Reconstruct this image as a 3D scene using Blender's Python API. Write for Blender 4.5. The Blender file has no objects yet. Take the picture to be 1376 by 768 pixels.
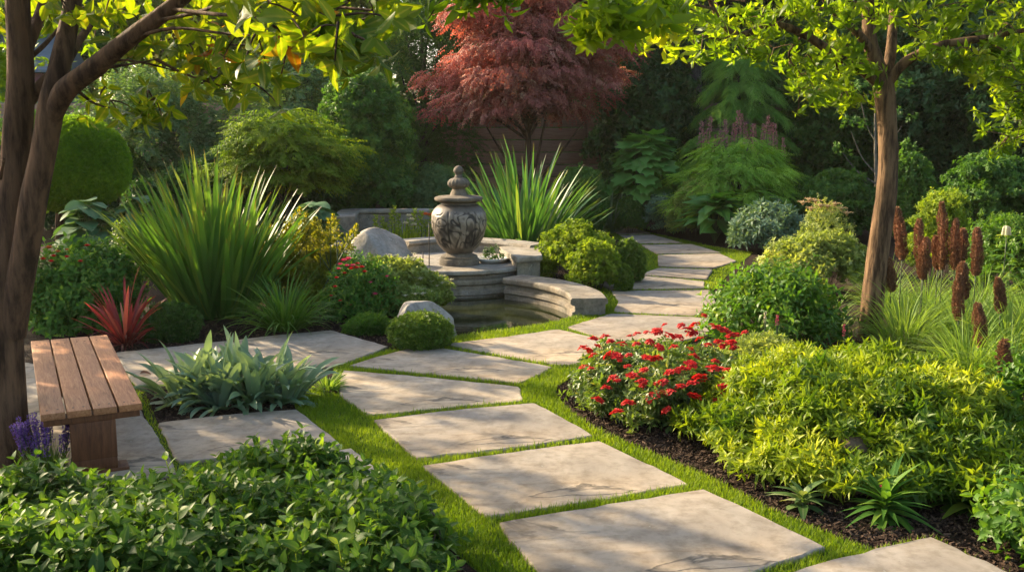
import bpy, bmesh, math, random
import numpy as np
from mathutils import Vector

R = math.radians
rng = np.random.default_rng(7)
random.seed(7)
C = bpy.context.scene.collection
SC = bpy.context.scene

# ------------------------------------------------------------------ camera, sky, sun, exposure
PITCH, CAMH, F, CX, CY = math.atan(208 / 1338), 2.2, 1338.0, 688.0, 384.0
cam = bpy.data.cameras.new('camera')
cam_o = bpy.data.objects.new('camera', cam)
C.objects.link(cam_o)
cam_o.location = (0, 0, CAMH)
cam_o.rotation_euler = (R(90) - PITCH, 0, 0)
cam.lens, cam.sensor_width, cam.clip_start, cam.clip_end = 36 * F / 1376, 36, 0.05, 2000
SC.camera = cam_o

SUN_EL, SUN_AZ = R(26.5), math.atan2(-0.84, 0.54)          # azimuth measured from +Y towards +X
world = bpy.data.worlds.new('World')
SC.world = world
world.use_nodes = True
wn = world.node_tree.nodes
sky = wn.new('ShaderNodeTexSky')
sky.sky_type = 'NISHITA'
sky.sun_disc = False
sky.sun_elevation = SUN_EL
sky.sun_rotation = SUN_AZ
sky.dust_density = 3.0
sky.ozone_density = 0.6
world.node_tree.links.new(sky.outputs[0], wn['Background'].inputs[0])
wn['Background'].inputs[1].default_value = 0.15
sun = bpy.data.lights.new('sun', 'SUN')
sun.energy, sun.angle, sun.color = 4.9, R(0.55), (1.0, 0.80, 0.52)
sun_o = bpy.data.objects.new('sun', sun)
C.objects.link(sun_o)
to_sun = Vector((math.sin(SUN_AZ) * math.cos(SUN_EL), math.cos(SUN_AZ) * math.cos(SUN_EL), math.sin(SUN_EL)))
sun_o.rotation_euler = to_sun.to_track_quat('Z', 'Y').to_euler()
sun_o.location = to_sun * 60
vs = SC.view_settings
vs.view_transform, vs.look, vs.gamma, vs.use_curve_mapping = 'Standard', 'None', 1.0, False
vs.exposure = 1.42
SC.cycles.max_bounces = 9
SC.cycles.diffuse_bounces = 6
SC.cycles.transmission_bounces = 6
SC.cycles.transparent_max_bounces = 6
SC.cycles.caustics_reflective = SC.cycles.caustics_refractive = False
SC.cycles.use_denoising = True
SC.cycles.denoiser = 'OPENIMAGEDENOISE'
SC.cycles.denoising_input_passes = 'RGB_ALBEDO_NORMAL'
SC.cycles.denoising_prefilter = 'ACCURATE'
SC.cycles.sample_clamp_indirect = 8

# ------------------------------------------------------------------ survey: where a sight line meets a level or a distance
cp, sp = math.cos(PITCH), math.sin(PITCH)
def ray(px, py):
    u, v = (px - CX) / F, -(py - CY) / F
    return u, cp + v * sp, -sp + v * cp
def P(px, py, z=0.0):
    u, y, w = ray(px, py)
    t = (z - CAMH) / w
    return np.array((u * t, y * t, z))
def at(px, py, Y):
    u, y, w = ray(px, py)
    t = Y / y
    return np.array((u * t, Y, CAMH + w * t))
def span(x0, x1, ytop, Y):
    a, b = at(x0, ytop, Y), at(x1, ytop, Y)
    return (a[0] + b[0]) / 2, (b[0] - a[0]) / 2, a[2]

# ------------------------------------------------------------------ mesh helpers
def norm(v):
    return v / np.maximum(np.linalg.norm(v, axis=-1, keepdims=True), 1e-9)
def frames(d, n):
    y = norm(d)
    z = norm(n - (n * y).sum(-1, keepdims=True) * y)
    x = np.cross(y, z)
    return np.stack((x, y, z), -1)
def rdir(n, r=None):
    r = r or rng
    return norm(r.normal(size=(n, 3)))
class T:
    """a small template: vertices, faces, tint, rib, along"""
    def __init__(s, V, Fs, tint=None, rib=None, al=None):
        s.V = np.asarray(V, float)
        s.F = Fs
        n = len(s.V)
        s.t = np.zeros(n) if tint is None else np.asarray(tint, float)
        s.r = np.zeros(n) if rib is None else np.asarray(rib, float)
        s.a = np.zeros(n) if al is None else np.asarray(al, float)
class MB:
    def __init__(s):
        s.V, s.F, s.t, s.r, s.a, s.n = [], [], [], [], [], 0
    def add(s, V, Fs, t=None, r=None, a=None, m=0):
        V = np.asarray(V, float).reshape(-1, 3)
        k = len(V)
        s.V.append(V)
        for f in Fs:
            f = np.asarray(f, np.int64)
            if f.size:
                s.F.append((f + s.n, m))
        for lst, q in ((s.t, t), (s.r, r), (s.a, a)):
            lst.append(np.zeros(k) if q is None else np.broadcast_to(np.asarray(q, float), (k,)))
        s.n += k
    def scatter(s, T_, M, Pn, tint, m=0):
        N, k = len(Pn), len(T_.V)
        if N == 0:
            return
        V = np.einsum('nij,kj->nki', M, T_.V) + Pn[:, None, :]
        off = (np.arange(N) * k)[:, None, None]
        Fs = [(np.asarray(f)[None] + off).reshape(-1, np.asarray(f).shape[1]) for f in T_.F]
        s.add(V.reshape(-1, 3), Fs, np.clip((np.asarray(tint)[:, None] + T_.t[None]), 0, 1).ravel(),
              np.tile(T_.r, N), np.tile(T_.a, N), m)
    def template(s):
        by = {}
        for f, m in s.F:
            by.setdefault(f.shape[1], []).append(f)
        return T(np.concatenate(s.V), [np.concatenate(v) for v in by.values()],
                 np.concatenate(s.t), np.concatenate(s.r), np.concatenate(s.a))
    def mesh(s, name, mats, smooth=True):
        me = bpy.data.meshes.new(name)
        V = np.concatenate(s.V)
        me.vertices.add(len(V))
        me.vertices.foreach_set('co', V.astype(np.float32).ravel())
        idx = np.concatenate([f.ravel() for f, m in s.F])
        tot = np.concatenate([np.full(len(f), f.shape[1]) for f, m in s.F])
        mi = np.concatenate([np.full(len(f), m) for f, m in s.F])
        me.loops.add(len(idx))
        me.loops.foreach_set('vertex_index', idx.astype(np.int32))
        me.polygons.add(len(tot))
        me.polygons.foreach_set('loop_start', np.concatenate(([0], np.cumsum(tot)[:-1])).astype(np.int32))
        me.polygons.foreach_set('material_index', mi.astype(np.int32))
        me.polygons.foreach_set('use_smooth', np.full(len(tot), smooth))
        for nm, q in (('tint', s.t), ('rib', s.r), ('along', s.a)):
            at_ = me.attributes.new(nm, 'FLOAT', 'POINT')
            at_.data.foreach_set('value', np.concatenate(q).astype(np.float32))
        me.update(calc_edges=True)
        me.validate()
        for m in (mats if isinstance(mats, (list, tuple)) else [mats]):
            me.materials.append(m)
        return me
    def build(s, name, mats, parent=None, loc=None, smooth=True):
        o = bpy.data.objects.new(name, s.mesh(name, mats, smooth))
        C.objects.link(o)
        if parent is not None:
            o.parent = parent
        if loc is not None:
            o.location = loc
        return o
def tag(o, label, cat, group=None):
    o['label'], o['category'] = label, cat
    if group:
        o['group'] = group
    return o
def thing(name, label, cat, loc=(0, 0, 0), group=None, rotz=0):
    o = bpy.data.objects.new(name, None)
    o.empty_display_size = 0.1
    C.objects.link(o)
    o.location = loc
    o.rotation_euler = (0, 0, rotz)
    return tag(o, label, cat, group)
def setting(o, kind='structure'):
    o['kind'] = kind
    return o
def copies(src, parent, locs, scales=None, rots=None):
    for i, l in enumerate(locs):
        c = src if i == 0 else src.copy()
        if i:
            C.objects.link(c)
        c.parent = parent
        c.location = l
        if scales is not None:
            c.scale = (scales[i],) * 3
        if rots is not None:
            c.rotation_euler = rots[i]

# sine noise
class SN:
    def __init__(s, seed, freq=1.0, n=10):
        r = np.random.default_rng(seed)
        s.k = norm(r.normal(size=(n, 3))) * freq * r.uniform(0.6, 1.6, (n, 1))
        s.p = r.uniform(0, 6.28, n)
    def __call__(s, q):
        return np.sin(q @ s.k.T + s.p).mean(-1) * 1.8

def crv(pts, n):
    pts = np.asarray(pts, float)
    q = np.vstack((2 * pts[0] - pts[1], pts, 2 * pts[-1] - pts[-2]))
    out = []
    m = len(pts) - 1
    for t in np.linspace(0, m, n):
        i = min(int(t), m - 1)
        f = t - i
        a, b, c, d = q[i:i + 4]
        out.append(0.5 * (2 * b + (c - a) * f + (2 * a - 5 * b + 4 * c - d) * f * f + (3 * b - a - 3 * c + d) * f ** 3))
    return np.array(out)
def tube(mb, pts, rad, seg=12, n=None, bump=0.0, seed=0, m=0, tint=0.5, cap=True, flare=0):
    n = n or max(2, len(pts) * 4)
    c = crv(pts, n) if len(pts) > 2 or n > 2 else np.asarray(pts, float)
    r = np.interp(np.linspace(0, 1, n), np.linspace(0, 1, len(rad)), rad)
    tn = norm(np.gradient(c, axis=0))
    ref = np.array((0.31, 0.17, 0.93)) if abs(tn[:, 2]).mean() < 0.8 else np.array((1.0, 0.2, 0.1))
    x = norm(np.cross(tn, ref))
    y = np.cross(tn, x)
    a = np.linspace(0, 2 * math.pi, seg, endpoint=False)
    ring = (np.cos(a)[None, :, None] * x[:, None] + np.sin(a)[None, :, None] * y[:, None])
    rr = np.broadcast_to(r[:, None], (n, seg)).copy()
    if bump:
        sn = SN(seed, 1.0, 12)
        k = np.stack((np.cos(a)[None] * 3.2 + 0 * rr, np.sin(a)[None] * 3.2 + 0 * rr, np.linspace(0, 1, n)[:, None] * n * .35 + 0 * rr), -1)
        rr *= 1 + bump * sn(k) + bump * .6 * SN(seed + 50, 1.0, 14)(k * np.array((2.6, 2.6, 1.2)))
    if flare:
        s = np.linspace(0, 1, n)[:, None]
        rr *= 1 + flare * np.exp(-s * 14) * (1 + 0.5 * np.sin(a * 4 + 1)[None])
    V = c[:, None] + ring * rr[..., None]
    i, j = np.meshgrid(np.arange(n - 1), np.arange(seg), indexing='ij')
    j2 = (j + 1) % seg
    Fq = np.stack((i * seg + j, i * seg + j2, (i + 1) * seg + j2, (i + 1) * seg + j), -1).reshape(-1, 4)
    Fs = [Fq]
    if cap:
        Fs.append(np.arange((n - 1) * seg, n * seg)[None])
    mb.add(V.reshape(-1, 3), Fs, tint, 0, np.repeat(np.linspace(0, 1, n), seg), m)
def lathe(mb, prof, seg=48, m=0, center=(0, 0), lobes=None, cap_top=True, arc=None):
    prof = np.asarray(prof, float)
    a = np.linspace(0, 2 * math.pi, seg, endpoint=False)
    n = len(prof)
    rr = np.repeat(prof[:, :1], seg, 1)
    if lobes:
        k, amp, z0, z1 = lobes
        w = ((prof[:, 1] > z0) & (prof[:, 1] < z1)).astype(float)[:, None]
        rr = rr * (1 + w * amp * np.abs(np.sin(a * k / 2))[None] - w * amp * .5)
    V = np.stack((center[0] + rr * np.cos(a), center[1] + rr * np.sin(a), np.repeat(prof[:, 1:2], seg, 1)), -1)
    i, j = np.meshgrid(np.arange(n - 1), np.arange(seg), indexing='ij')
    j2 = (j + 1) % seg
    Fq = np.stack((i * seg + j, i * seg + j2, (i + 1) * seg + j2, (i + 1) * seg + j), -1).reshape(-1, 4)
    Fs = [Fq]
    if cap_top:
        Fs.append(np.arange((n - 1) * seg, n * seg)[None])
    mb.add(V.reshape(-1, 3), Fs, 0.5, 0, 0, m)
def box(mb, c, half, rotz=0.0, bev=0.006, m=0, tint=0.5):
    bm = bmesh.new()
    bmesh.ops.create_cube(bm, size=2)
    for v in bm.verts:
        v.co = Vector((v.co.x * half[0], v.co.y * half[1], v.co.z * half[2]))
    if bev:
        bmesh.ops.bevel(bm, geom=list(bm.edges), offset=bev, segments=2, affect='EDGES', profile=0.6)
    bm.verts.index_update()
    V = np.array([v.co[:] for v in bm.verts])
    ca, sa = math.cos(rotz), math.sin(rotz)
    V = np.stack((V[:, 0] * ca - V[:, 1] * sa + c[0], V[:, 0] * sa + V[:, 1] * ca + c[1], V[:, 2] + c[2]), -1)
    by = {}
    for f in bm.faces:
        by.setdefault(len(f.verts), []).append([v.index for v in f.verts])
    mb.add(V, [np.array(q) for q in by.values()], tint, 0, 0, m)
    bm.free()
def sheet(loops, z):
    """flat sheet filled between outer and inner outlines"""
    bm = bmesh.new()
    ed = []
    for lp in loops:
        vs_ = [bm.verts.new((p[0], p[1], z)) for p in lp]
        ed += [bm.edges.new((vs_[i], vs_[(i + 1) % len(vs_)])) for i in range(len(vs_))]
    bmesh.ops.triangle_fill(bm, edges=ed, use_beauty=True, use_dissolve=False)
    for f in bm.faces:
        if f.normal.z < 0:
            f.normal_flip()
    me = bpy.data.meshes.new('sheet')
    bm.to_mesh(me)
    bm.free()
    return me
def sheet_obj(name, loops, z, mat):
    me = sheet(loops, z)
    me.materials.append(mat)
    o = bpy.data.objects.new(name, me)
    C.objects.link(o)
    return o
def inside(pts, poly):
    x, y = pts[:, 0], pts[:, 1]
    r = np.zeros(len(pts), bool)
    n = len(poly)
    for i in range(n):
        x0, y0 = poly[i][0], poly[i][1]
        x1, y1 = poly[(i + 1) % n][0], poly[(i + 1) % n][1]
        c = ((y0 > y) != (y1 > y)) & (x < (x1 - x0) * (y - y0) / (y1 - y0 + 1e-12) + x0)
        r ^= c
    return r
def rounded(poly, n=6):
    """closed smooth outline through the points"""
    q = np.vstack((poly, poly[:1]))
    q = np.asarray(q, float)
    m = len(poly)
    out = []
    for i in range(m):
        a, b, c, d = poly[i - 1], poly[i], poly[(i + 1) % m], poly[(i + 2) % m]
        a, b, c, d = map(np.asarray, (a, b, c, d))
        for f in np.linspace(0, 1, n, endpoint=False):
            out.append(0.5 * (2 * b + (c - a) * f + (2 * a - 5 * b + 4 * c - d) * f * f + (3 * b - a - 3 * c + d) * f ** 3))
    return np.array(out)

# ------------------------------------------------------------------ materials
class N:
    def __init__(s, name):
        s.m = bpy.data.materials.new(name)
        s.m.use_nodes = True
        s.t = s.m.node_tree
        s.b = s.t.nodes['Principled BSDF']
        s.out = s.t.nodes['Material Output']
    def n(s, typ, **kw):
        nd = s.t.nodes.new(typ)
        for k, v in kw.items():
            setattr(nd, k, v)
        return nd
    def l(s, a, b):
        s.t.links.new(a, b)
    def ramp(s, fac, stops, interp='LINEAR'):
        r = s.n('ShaderNodeValToRGB')
        r.color_ramp.interpolation = interp
        el = r.color_ramp.elements
        while len(el) < len(stops):
            el.new(0.5)
        for e, (p, c) in zip(el, stops):
            e.position = p
            e.color = (*c, 1) if not np.isscalar(c) else (c, c, c, 1)
        s.l(fac, r.inputs[0])
        return r.outputs[0]
    def mix(s, a, b, fac, mode='MIX'):
        x = s.n('ShaderNodeMix', data_type='RGBA', blend_type=mode)
        for sock, v in ((x.inputs[0], fac), (x.inputs[6], a), (x.inputs[7], b)):
            if hasattr(v, 'links'):
                s.l(v, sock)
            elif np.isscalar(v):
                sock.default_value = v
            else:
                sock.default_value = (*v, 1)
        return x.outputs[2]
    def noise(s, scale, detail=4, rough=0.55, coord='Object', vscale=None, dist=0):
        tc = s.n('ShaderNodeTexCoord')
        v = tc.outputs[coord]
        if vscale:
            mp = s.n('ShaderNodeMapping')
            mp.inputs['Scale'].default_value = vscale
            s.l(v, mp.inputs[0])
            v = mp.outputs[0]
        nz = s.n('ShaderNodeTexNoise')
        nz.inputs['Scale'].default_value = scale
        nz.inputs['Detail'].default_value = detail
        nz.inputs['Roughness'].default_value = rough
        nz.inputs['Distortion'].default_value = dist
        s.l(v, nz.inputs['Vector'])
        return nz.outputs['Fac']
    def bump(s, h, strength, dist=0.02, prev=None):
        b = s.n('ShaderNodeBump')
        b.inputs['Strength'].default_value = strength
        b.inputs['Distance'].default_value = dist
        s.l(h, b.inputs['Height'])
        if prev is not None:
            s.l(prev, b.inputs['Normal'])
        s.l(b.outputs[0], s.b.inputs['Normal'])
        return b.outputs[0]
    def attr(s, nm):
        a = s.n('ShaderNodeAttribute', attribute_name=nm)
        return a.outputs['Fac']

def leaf_mat(name, c0, c1, trans=0.35, rough=0.5, rib=None, tip=None, tip_at=0.93, spec=0.26, warm=(1.7, 1.6, 0.5), c2=None, k=1.35):
    q = N(name)
    c0, c1, c2 = [tuple(min(.85, v * k) for v in c) if c else None for c in (c0, c1, c2)]
    trans = min(.62, trans * 1.15)
    st = [(0, c0), (0.75, c1)] + ([(1.0, c2)] if c2 else [])
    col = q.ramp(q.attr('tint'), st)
    nz = q.noise(1.3, 2)
    col = q.mix(col, q.mix(col, (0.58, 0.70, 0.55), 1.0, 'MULTIPLY'), q.ramp(nz, [(0.38, 0), (0.68, 1)]))
    if rib:
        col = q.mix(col, rib, q.ramp(q.attr('rib'), [(0.72, 0), (1, 0.65)]))
    if tip:
        col = q.mix(col, tip, q.ramp(q.attr('along'), [(tip_at - 0.06, 0), (min(tip_at + 0.03, 1), 1)]))
    q.l(col, q.b.inputs['Base Color'])
    q.b.inputs['Roughness'].default_value = rough
    q.b.inputs['Specular IOR Level'].default_value = spec
    tr = q.n('ShaderNodeBsdfTranslucent')
    q.l(q.mix(col, warm, 1.0, 'MULTIPLY'), tr.inputs[0])
    ms = q.n('ShaderNodeMixShader')
    ms.inputs[0].default_value = trans
    q.l(q.b.outputs[0], ms.inputs[1])
    q.l(tr.outputs[0], ms.inputs[2])
    q.l(ms.outputs[0], q.out.inputs[0])
    return q.m

def bark_mat(name, c0, c1, scale=9, strength=0.9):
    q = N(name)
    a = q.noise(scale, 8, 0.65, vscale=(2.2, 2.2, 0.35))
    b = q.noise(scale * 5, 5, 0.6, vscale=(1.6, 1.6, 0.5))
    c = q.noise(2.2, 3)
    col = q.ramp(a, [(0.40, c0), (0.58, c1)])
    col = q.mix(col, tuple(x * 0.55 for x in c0), q.ramp(c, [(0.5, 0), (0.75, 0.55)]))
    q.l(col, q.b.inputs['Base Color'])
    q.b.inputs['Roughness'].default_value = 0.85
    q.b.inputs['Specular IOR Level'].default_value = 0.2
    n1 = q.bump(a, strength, 0.03)
    q.bump(b, strength * 0.5, 0.008, n1)
    return q.m

def stone_mat(name, c0, c1, c2, scale=3.0, bump=0.5, rough=0.85, moss=None, lichen=None, rnd=0.0, crack=False, streak=None):
    q = N(name)
    a = q.noise(scale, 8, 0.62, dist=0.6)
    b = q.noise(scale * 9, 6, 0.6)
    c = q.noise(scale * 0.45, 3)
    col = q.ramp(a, [(0.3, c0), (0.52, c1), (0.72, c2)])
    col = q.mix(col, q.mix(col, (0.72, 0.70, 0.66), 1, 'MULTIPLY'), q.ramp(b, [(0.45, 0), (0.65, 0.8)]))
    col = q.mix(col, q.mix(col, (1.16, 1.05, 0.9), 1, 'MULTIPLY'), q.ramp(c, [(0.4, 0), (0.65, 1)]))
    if streak:
        s_ = q.noise(2.0, 6, 0.6, vscale=streak, dist=1.2)
        col = q.mix(col, q.mix(col, (0.74, 0.68, 0.60), 1, 'MULTIPLY'), q.ramp(s_, [(0.52, 0), (0.66, 0.75)]))
    if moss:
        d = q.noise(5, 6, 0.7)
        col = q.mix(col, moss, q.ramp(d, [(0.56, 0), (0.72, 0.7)]))
    if lichen:
        d = q.noise(11, 5, 0.7)
        col = q.mix(col, lichen, q.ramp(d, [(0.62, 0), (0.67, 0.8)]))
    if crack:
        # damp and dirt stains, lichen specks
        s1_ = q.noise(0.7, 5, 0.65, dist=1.0)
        col = q.mix(col, q.mix(col, (0.60, 0.56, 0.50), 1, 'MULTIPLY'), q.ramp(s1_, [(0.50, 0), (0.66, 0.8)]))
        s2_ = q.noise(26, 4, 0.7)
        col = q.mix(col, (0.10, 0.09, 0.065), q.ramp(s2_, [(0.66, 0), (0.74, 0.7)]))
        col = q.mix(col, (0.46, 0.44, 0.38), q.ramp(q.noise(17, 5, 0.75), [(0.66, 0), (0.72, 0.6)]))
    if rnd:
        oi = q.n('ShaderNodeObjectInfo')
        col = q.mix(col, q.mix(col, (0.76, 0.79, 0.86), 1, 'MULTIPLY'), q.ramp(oi.outputs['Random'], [(0, 0), (1, rnd)]))
    h = a
    q.b.inputs['Roughness'].default_value = rough
    q.b.inputs['Specular IOR Level'].default_value = 0.25
    n1 = q.bump(h, bump, 0.03)
    n1 = q.bump(b, bump * 0.7, 0.006, n1)
    if crack:
        # cleft ledges of riven stone: thin curving lines where a stretched noise crosses a level, in patches
        e = q.noise(1.5, 5, 0.5, vscale=(0.8, 1.7, 1), dist=0.8)
        ln = q.ramp(e, [(0.585, 0), (0.60, 1), (0.606, 1), (0.63, 0)])
        w = q.noise(0.9, 2)
        lm = q.mix((0, 0, 0), ln, q.ramp(w, [(0.47, 0), (0.56, 1)]))
        col = q.mix(col, (0.07, 0.06, 0.05), q.mix((0, 0, 0), lm, 0.8))
        led = q.ramp(e, [(0.58, 0), (0.605, 1)])
        n1 = q.bump(led, 0.35, 0.012, n1)
    q.l(col, q.b.inputs['Base Color'])
    return q.m

M = {}
M['slab'] = stone_mat('paving_stone', (0.22, 0.186, 0.145), (0.345, 0.298, 0.238), (0.44, 0.39, 0.318), 1.6, 0.45, 0.8, rnd=0.9, crack=True, streak=(0.8, 3.0, 1))
M['stone'] = stone_mat('carved_stone', (0.17, 0.155, 0.135), (0.28, 0.26, 0.225), (0.36, 0.335, 0.29), 4.0, 0.35, moss=(0.10, 0.105, 0.06), lichen=(0.40, 0.38, 0.33))
M['wetstone'] = stone_mat('pool_stone', (0.10, 0.09, 0.075), (0.20, 0.18, 0.15), (0.30, 0.275, 0.235), 4.0, 0.4, moss=(0.05, 0.06, 0.03))
M['boulder'] = stone_mat('boulder_stone', (0.19, 0.18, 0.165), (0.30, 0.285, 0.26), (0.40, 0.38, 0.345), 2.6, 1.3, moss=(0.16, 0.15, 0.10), lichen=(0.45, 0.43, 0.38))
M['urnstone'] = stone_mat('urn_stone', (0.085, 0.074, 0.06), (0.15, 0.132, 0.109), (0.215, 0.19, 0.158), 5.0, 0.3, moss=(0.06, 0.055, 0.04), lichen=(0.33, 0.31, 0.27))
M['boulderbrown'] = stone_mat('brown_stone', (0.09, 0.065, 0.04), (0.16, 0.115, 0.075), (0.23, 0.17, 0.115), 3, 0.8)
M['bark'] = bark_mat('brown_bark', (0.05, 0.028, 0.014), (0.20, 0.122, 0.064), 8, 1.0)
M['barkdark'] = bark_mat('dark_bark', (0.036, 0.019, 0.010), (0.14, 0.078, 0.042), 6, 1.0)
M['barkgrey'] = bark_mat('grey_bark', (0.04, 0.035, 0.03), (0.12, 0.105, 0.09), 8)
M['barkpale'] = bark_mat('pale_bark', (0.08, 0.07, 0.05), (0.20, 0.18, 0.14), 12)
q = N('stem_green')
q.b.inputs['Base Color'].default_value = (0.05, 0.075, 0.02, 1)
q.b.inputs['Roughness'].default_value = 0.6
M['stem'] = q.m
q = N('stem_brown')
q.b.inputs['Base Color'].default_value = (0.07, 0.045, 0.025, 1)
q.b.inputs['Roughness'].default_value = 0.8
M['twig'] = q.m

# mulch
q = N('bark_mulch')
a = q.noise(38, 6, 0.7)
b = q.noise(3, 4)
v = q.n('ShaderNodeTexVoronoi')
v.inputs['Scale'].default_value = 55
tc = q.n('ShaderNodeTexCoord')
q.l(tc.outputs['Object'], v.inputs['Vector'])
col = q.ramp(a, [(0.3, (0.014, 0.008, 0.005)), (0.6, (0.05, 0.03, 0.018)), (0.8, (0.11, 0.068, 0.042))])
col = q.mix(col, q.mix(col, v.outputs['Color'], 0.5, 'MULTIPLY'), 0.5)
col = q.mix(col, (0.05, 0.034, 0.022), q.ramp(b, [(0.45, 0), (0.7, 0.45)]))
q.l(col, q.b.inputs['Base Color'])
q.b.inputs['Roughness'].default_value = 0.95
q.b.inputs['Specular IOR Level'].default_value = 0.15
n1 = q.bump(v.outputs['Distance'], 0.8, 0.02)
q.bump(a, 0.8, 0.03, n1)
M['mulch'] = q.m
q = N('mulch_chip')
col = q.ramp(q.attr('tint'), [(0, (0.018, 0.010, 0.006)), (0.7, (0.045, 0.027, 0.017)), (1, (0.12, 0.078, 0.052))])
q.l(col, q.b.inputs['Base Color'])
q.b.inputs['Roughness'].default_value = 0.9
q.b.inputs['Specular IOR Level'].default_value = 0.2
M['chip'] = q.m
q = N('turf_soil')
col = q.ramp(q.noise(20, 5), [(0.35, (0.025, 0.045, 0.012)), (0.65, (0.06, 0.10, 0.02))])
q.l(col, q.b.inputs['Base Color'])
q.b.inputs['Roughness'].default_value = 0.95
q.b.inputs['Specular IOR Level'].default_value = 0.1
M['turf'] = q.m
M['grass'] = leaf_mat('grass_blades', (0.085, 0.145, 0.010), (0.19, 0.25, 0.015), 0.4, 0.55, c2=(0.29, 0.30, 0.04), spec=0.2)
# pond water
q = N('pond_water')
col = q.ramp(q.noise(2.2, 4), [(0.35, (0.010, 0.014, 0.007)), (0.7, (0.03, 0.036, 0.012))])
q.l(col, q.b.inputs['Base Color'])
q.b.inputs['Roughness'].default_value = 0.02
q.b.inputs['IOR'].default_value = 1.33
q.bump(q.noise(5, 2, vscale=(1, 2.2, 1)), 0.04, 0.02)
M['water'] = q.m
# bench wood
def wood(name, c0, c1, c2, axis=(9, 0.7, 9)):
    q = N(name)
    g = q.noise(6, 7, 0.62, vscale=axis, dist=0.8)
    f = q.noise(40, 3, 0.6, vscale=(axis[0], axis[1] * 0.5, axis[2]))
    col = q.ramp(g, [(0.3, c0), (0.52, c1), (0.72, c2)])
    col = q.mix(col, q.mix(col, (0.7, 0.62, 0.55), 1, 'MULTIPLY'), q.ramp(f, [(0.5, 0), (0.7, 0.7)]))
    col = q.mix(col, q.mix(col, (1.2, 1.1, 0.95), 1, 'MULTIPLY'), q.attr('tint'))
    q.l(col, q.b.inputs['Base Color'])
    q.b.inputs['Roughness'].default_value = 0.6
    q.b.inputs['Specular IOR Level'].default_value = 0.3
    q.bump(g, 0.25, 0.006)
    return q.m
M['wood'] = wood('bench_wood', (0.20, 0.08, 0.033), (0.325, 0.148, 0.064), (0.43, 0.22, 0.105))
M['wooddark'] = wood('bench_leg_wood', (0.075, 0.028, 0.011), (0.13, 0.052, 0.021), (0.18, 0.078, 0.034), (5, 5, 0.6))
M['fence'] = wood('fence_wood', (0.19, 0.115, 0.08), (0.27, 0.17, 0.12), (0.34, 0.22, 0.16), (0.4, 5, 5))
def plain(name, c, rough=0.6):
    q = N(name)
    col = q.mix(c, tuple(x * 0.75 for x in c), q.ramp(q.noise(6, 4), [(0.4, 0), (0.7, 1)]))
    q.l(col, q.b.inputs['Base Color'])
    q.b.inputs['Roughness'].default_value = rough
    return q.m
M['shedgreen'] = plain('green_boards', (0.06, 0.17, 0.11))
M['shedred'] = plain('maroon_boards', (0.13, 0.03, 0.03))
M['shedroof'] = plain('slate_blue_roof', (0.10, 0.14, 0.17))
M['siding'] = plain('grey_siding', (0.42, 0.43, 0.43))
M['iron'] = plain('dark_iron', (0.05, 0.035, 0.025), 0.7)
M['white'] = plain('white_glaze', (0.62, 0.60, 0.55), 0.35)
# petals
def petal(name, c0, c1, trans=0.3):
    return leaf_mat(name, c0, c1, trans, 0.5, warm=(1.1, 0.9, 0.8), spec=0.2, k=1.0)
M['red'] = petal('red_petals', (0.42, 0.012, 0.015), (0.72, 0.035, 0.03))
M['pink'] = petal('pink_petals', (0.5, 0.03, 0.10), (0.72, 0.10, 0.22))
M['orange'] = petal('orange_petals', (0.62, 0.10, 0.03), (0.75, 0.2, 0.06))
M['whitepetal'] = petal('cream_petals', (0.55, 0.52, 0.35), (0.75, 0.72, 0.56))
M['lav'] = petal('lavender_florets', (0.10, 0.05, 0.24), (0.24, 0.13, 0.46))
M['brownspike'] = leaf_mat('brown_seed', (0.15, 0.07, 0.04), (0.28, 0.14, 0.085), 0.2, 0.8, warm=(1.2, 1.0, 0.8), spec=0.1, c2=(0.46, 0.29, 0.19), k=1.1)
M['plume'] = leaf_mat('rosy_plume', (0.24, 0.10, 0.11), (0.42, 0.21, 0.20), 0.25, 0.8, warm=(1.2, 0.9, 0.8), spec=0.1)
M['peach'] = leaf_mat('peach_florets', (0.42, 0.24, 0.12), (0.58, 0.42, 0.24), 0.25, 0.7, warm=(1.1, 1, 0.8), spec=0.1)
M['yellowleaf'] = petal('yellow_petals', (0.55, 0.38, 0.03), (0.7, 0.5, 0.05))
# foliage
L = leaf_mat
M['fg'] = L('privet_leaves', (0.026, 0.070, 0.012), (0.075, 0.145, 0.018), 0.4, 0.48, rib=(0.16, 0.23, 0.06), c2=(0.26, 0.31, 0.035), spec=0.24)
M['lime'] = L('lime_leaves', (0.050, 0.105, 0.010), (0.20, 0.25, 0.013), 0.36, 0.45, c2=(0.32, 0.34, 0.03), spec=0.25)
M['rose'] = L('rose_leaves', (0.045, 0.09, 0.02), (0.11, 0.16, 0.035), 0.33, 0.4, c2=(0.22, 0.20, 0.06), spec=0.45)
M['blueiris'] = L('blue_green_blades', (0.11, 0.175, 0.125), (0.20, 0.27, 0.195), 0.25, 0.42, c2=(0.28, 0.35, 0.19), spec=.22)
M['iris'] = L('iris_blades', (0.050, 0.12, 0.026), (0.095, 0.18, 0.035), 0.33, 0.42, tip=(0.15, 0.10, 0.04), tip_at=0.96, c2=(0.22, 0.25, 0.04), spec=.4)
M['iris2'] = L('pond_iris_blades', (0.045, 0.12, 0.035), (0.08, 0.175, 0.045), 0.27, 0.4, tip=(0.18, 0.16, 0.05), tip_at=0.97, c2=(0.22, 0.27, 0.06), spec=.35)
M['grassy'] = L('strap_blades', (0.05, 0.12, 0.02), (0.11, 0.19, 0.03), 0.35, 0.45, c2=(0.2, 0.25, 0.06))
M['fountain'] = L('fountain_grass_blades', (0.11, 0.19, 0.04), (0.19, 0.27, 0.06), 0.38, 0.5, c2=(0.32, 0.36, 0.13), spec=0.25)
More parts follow.
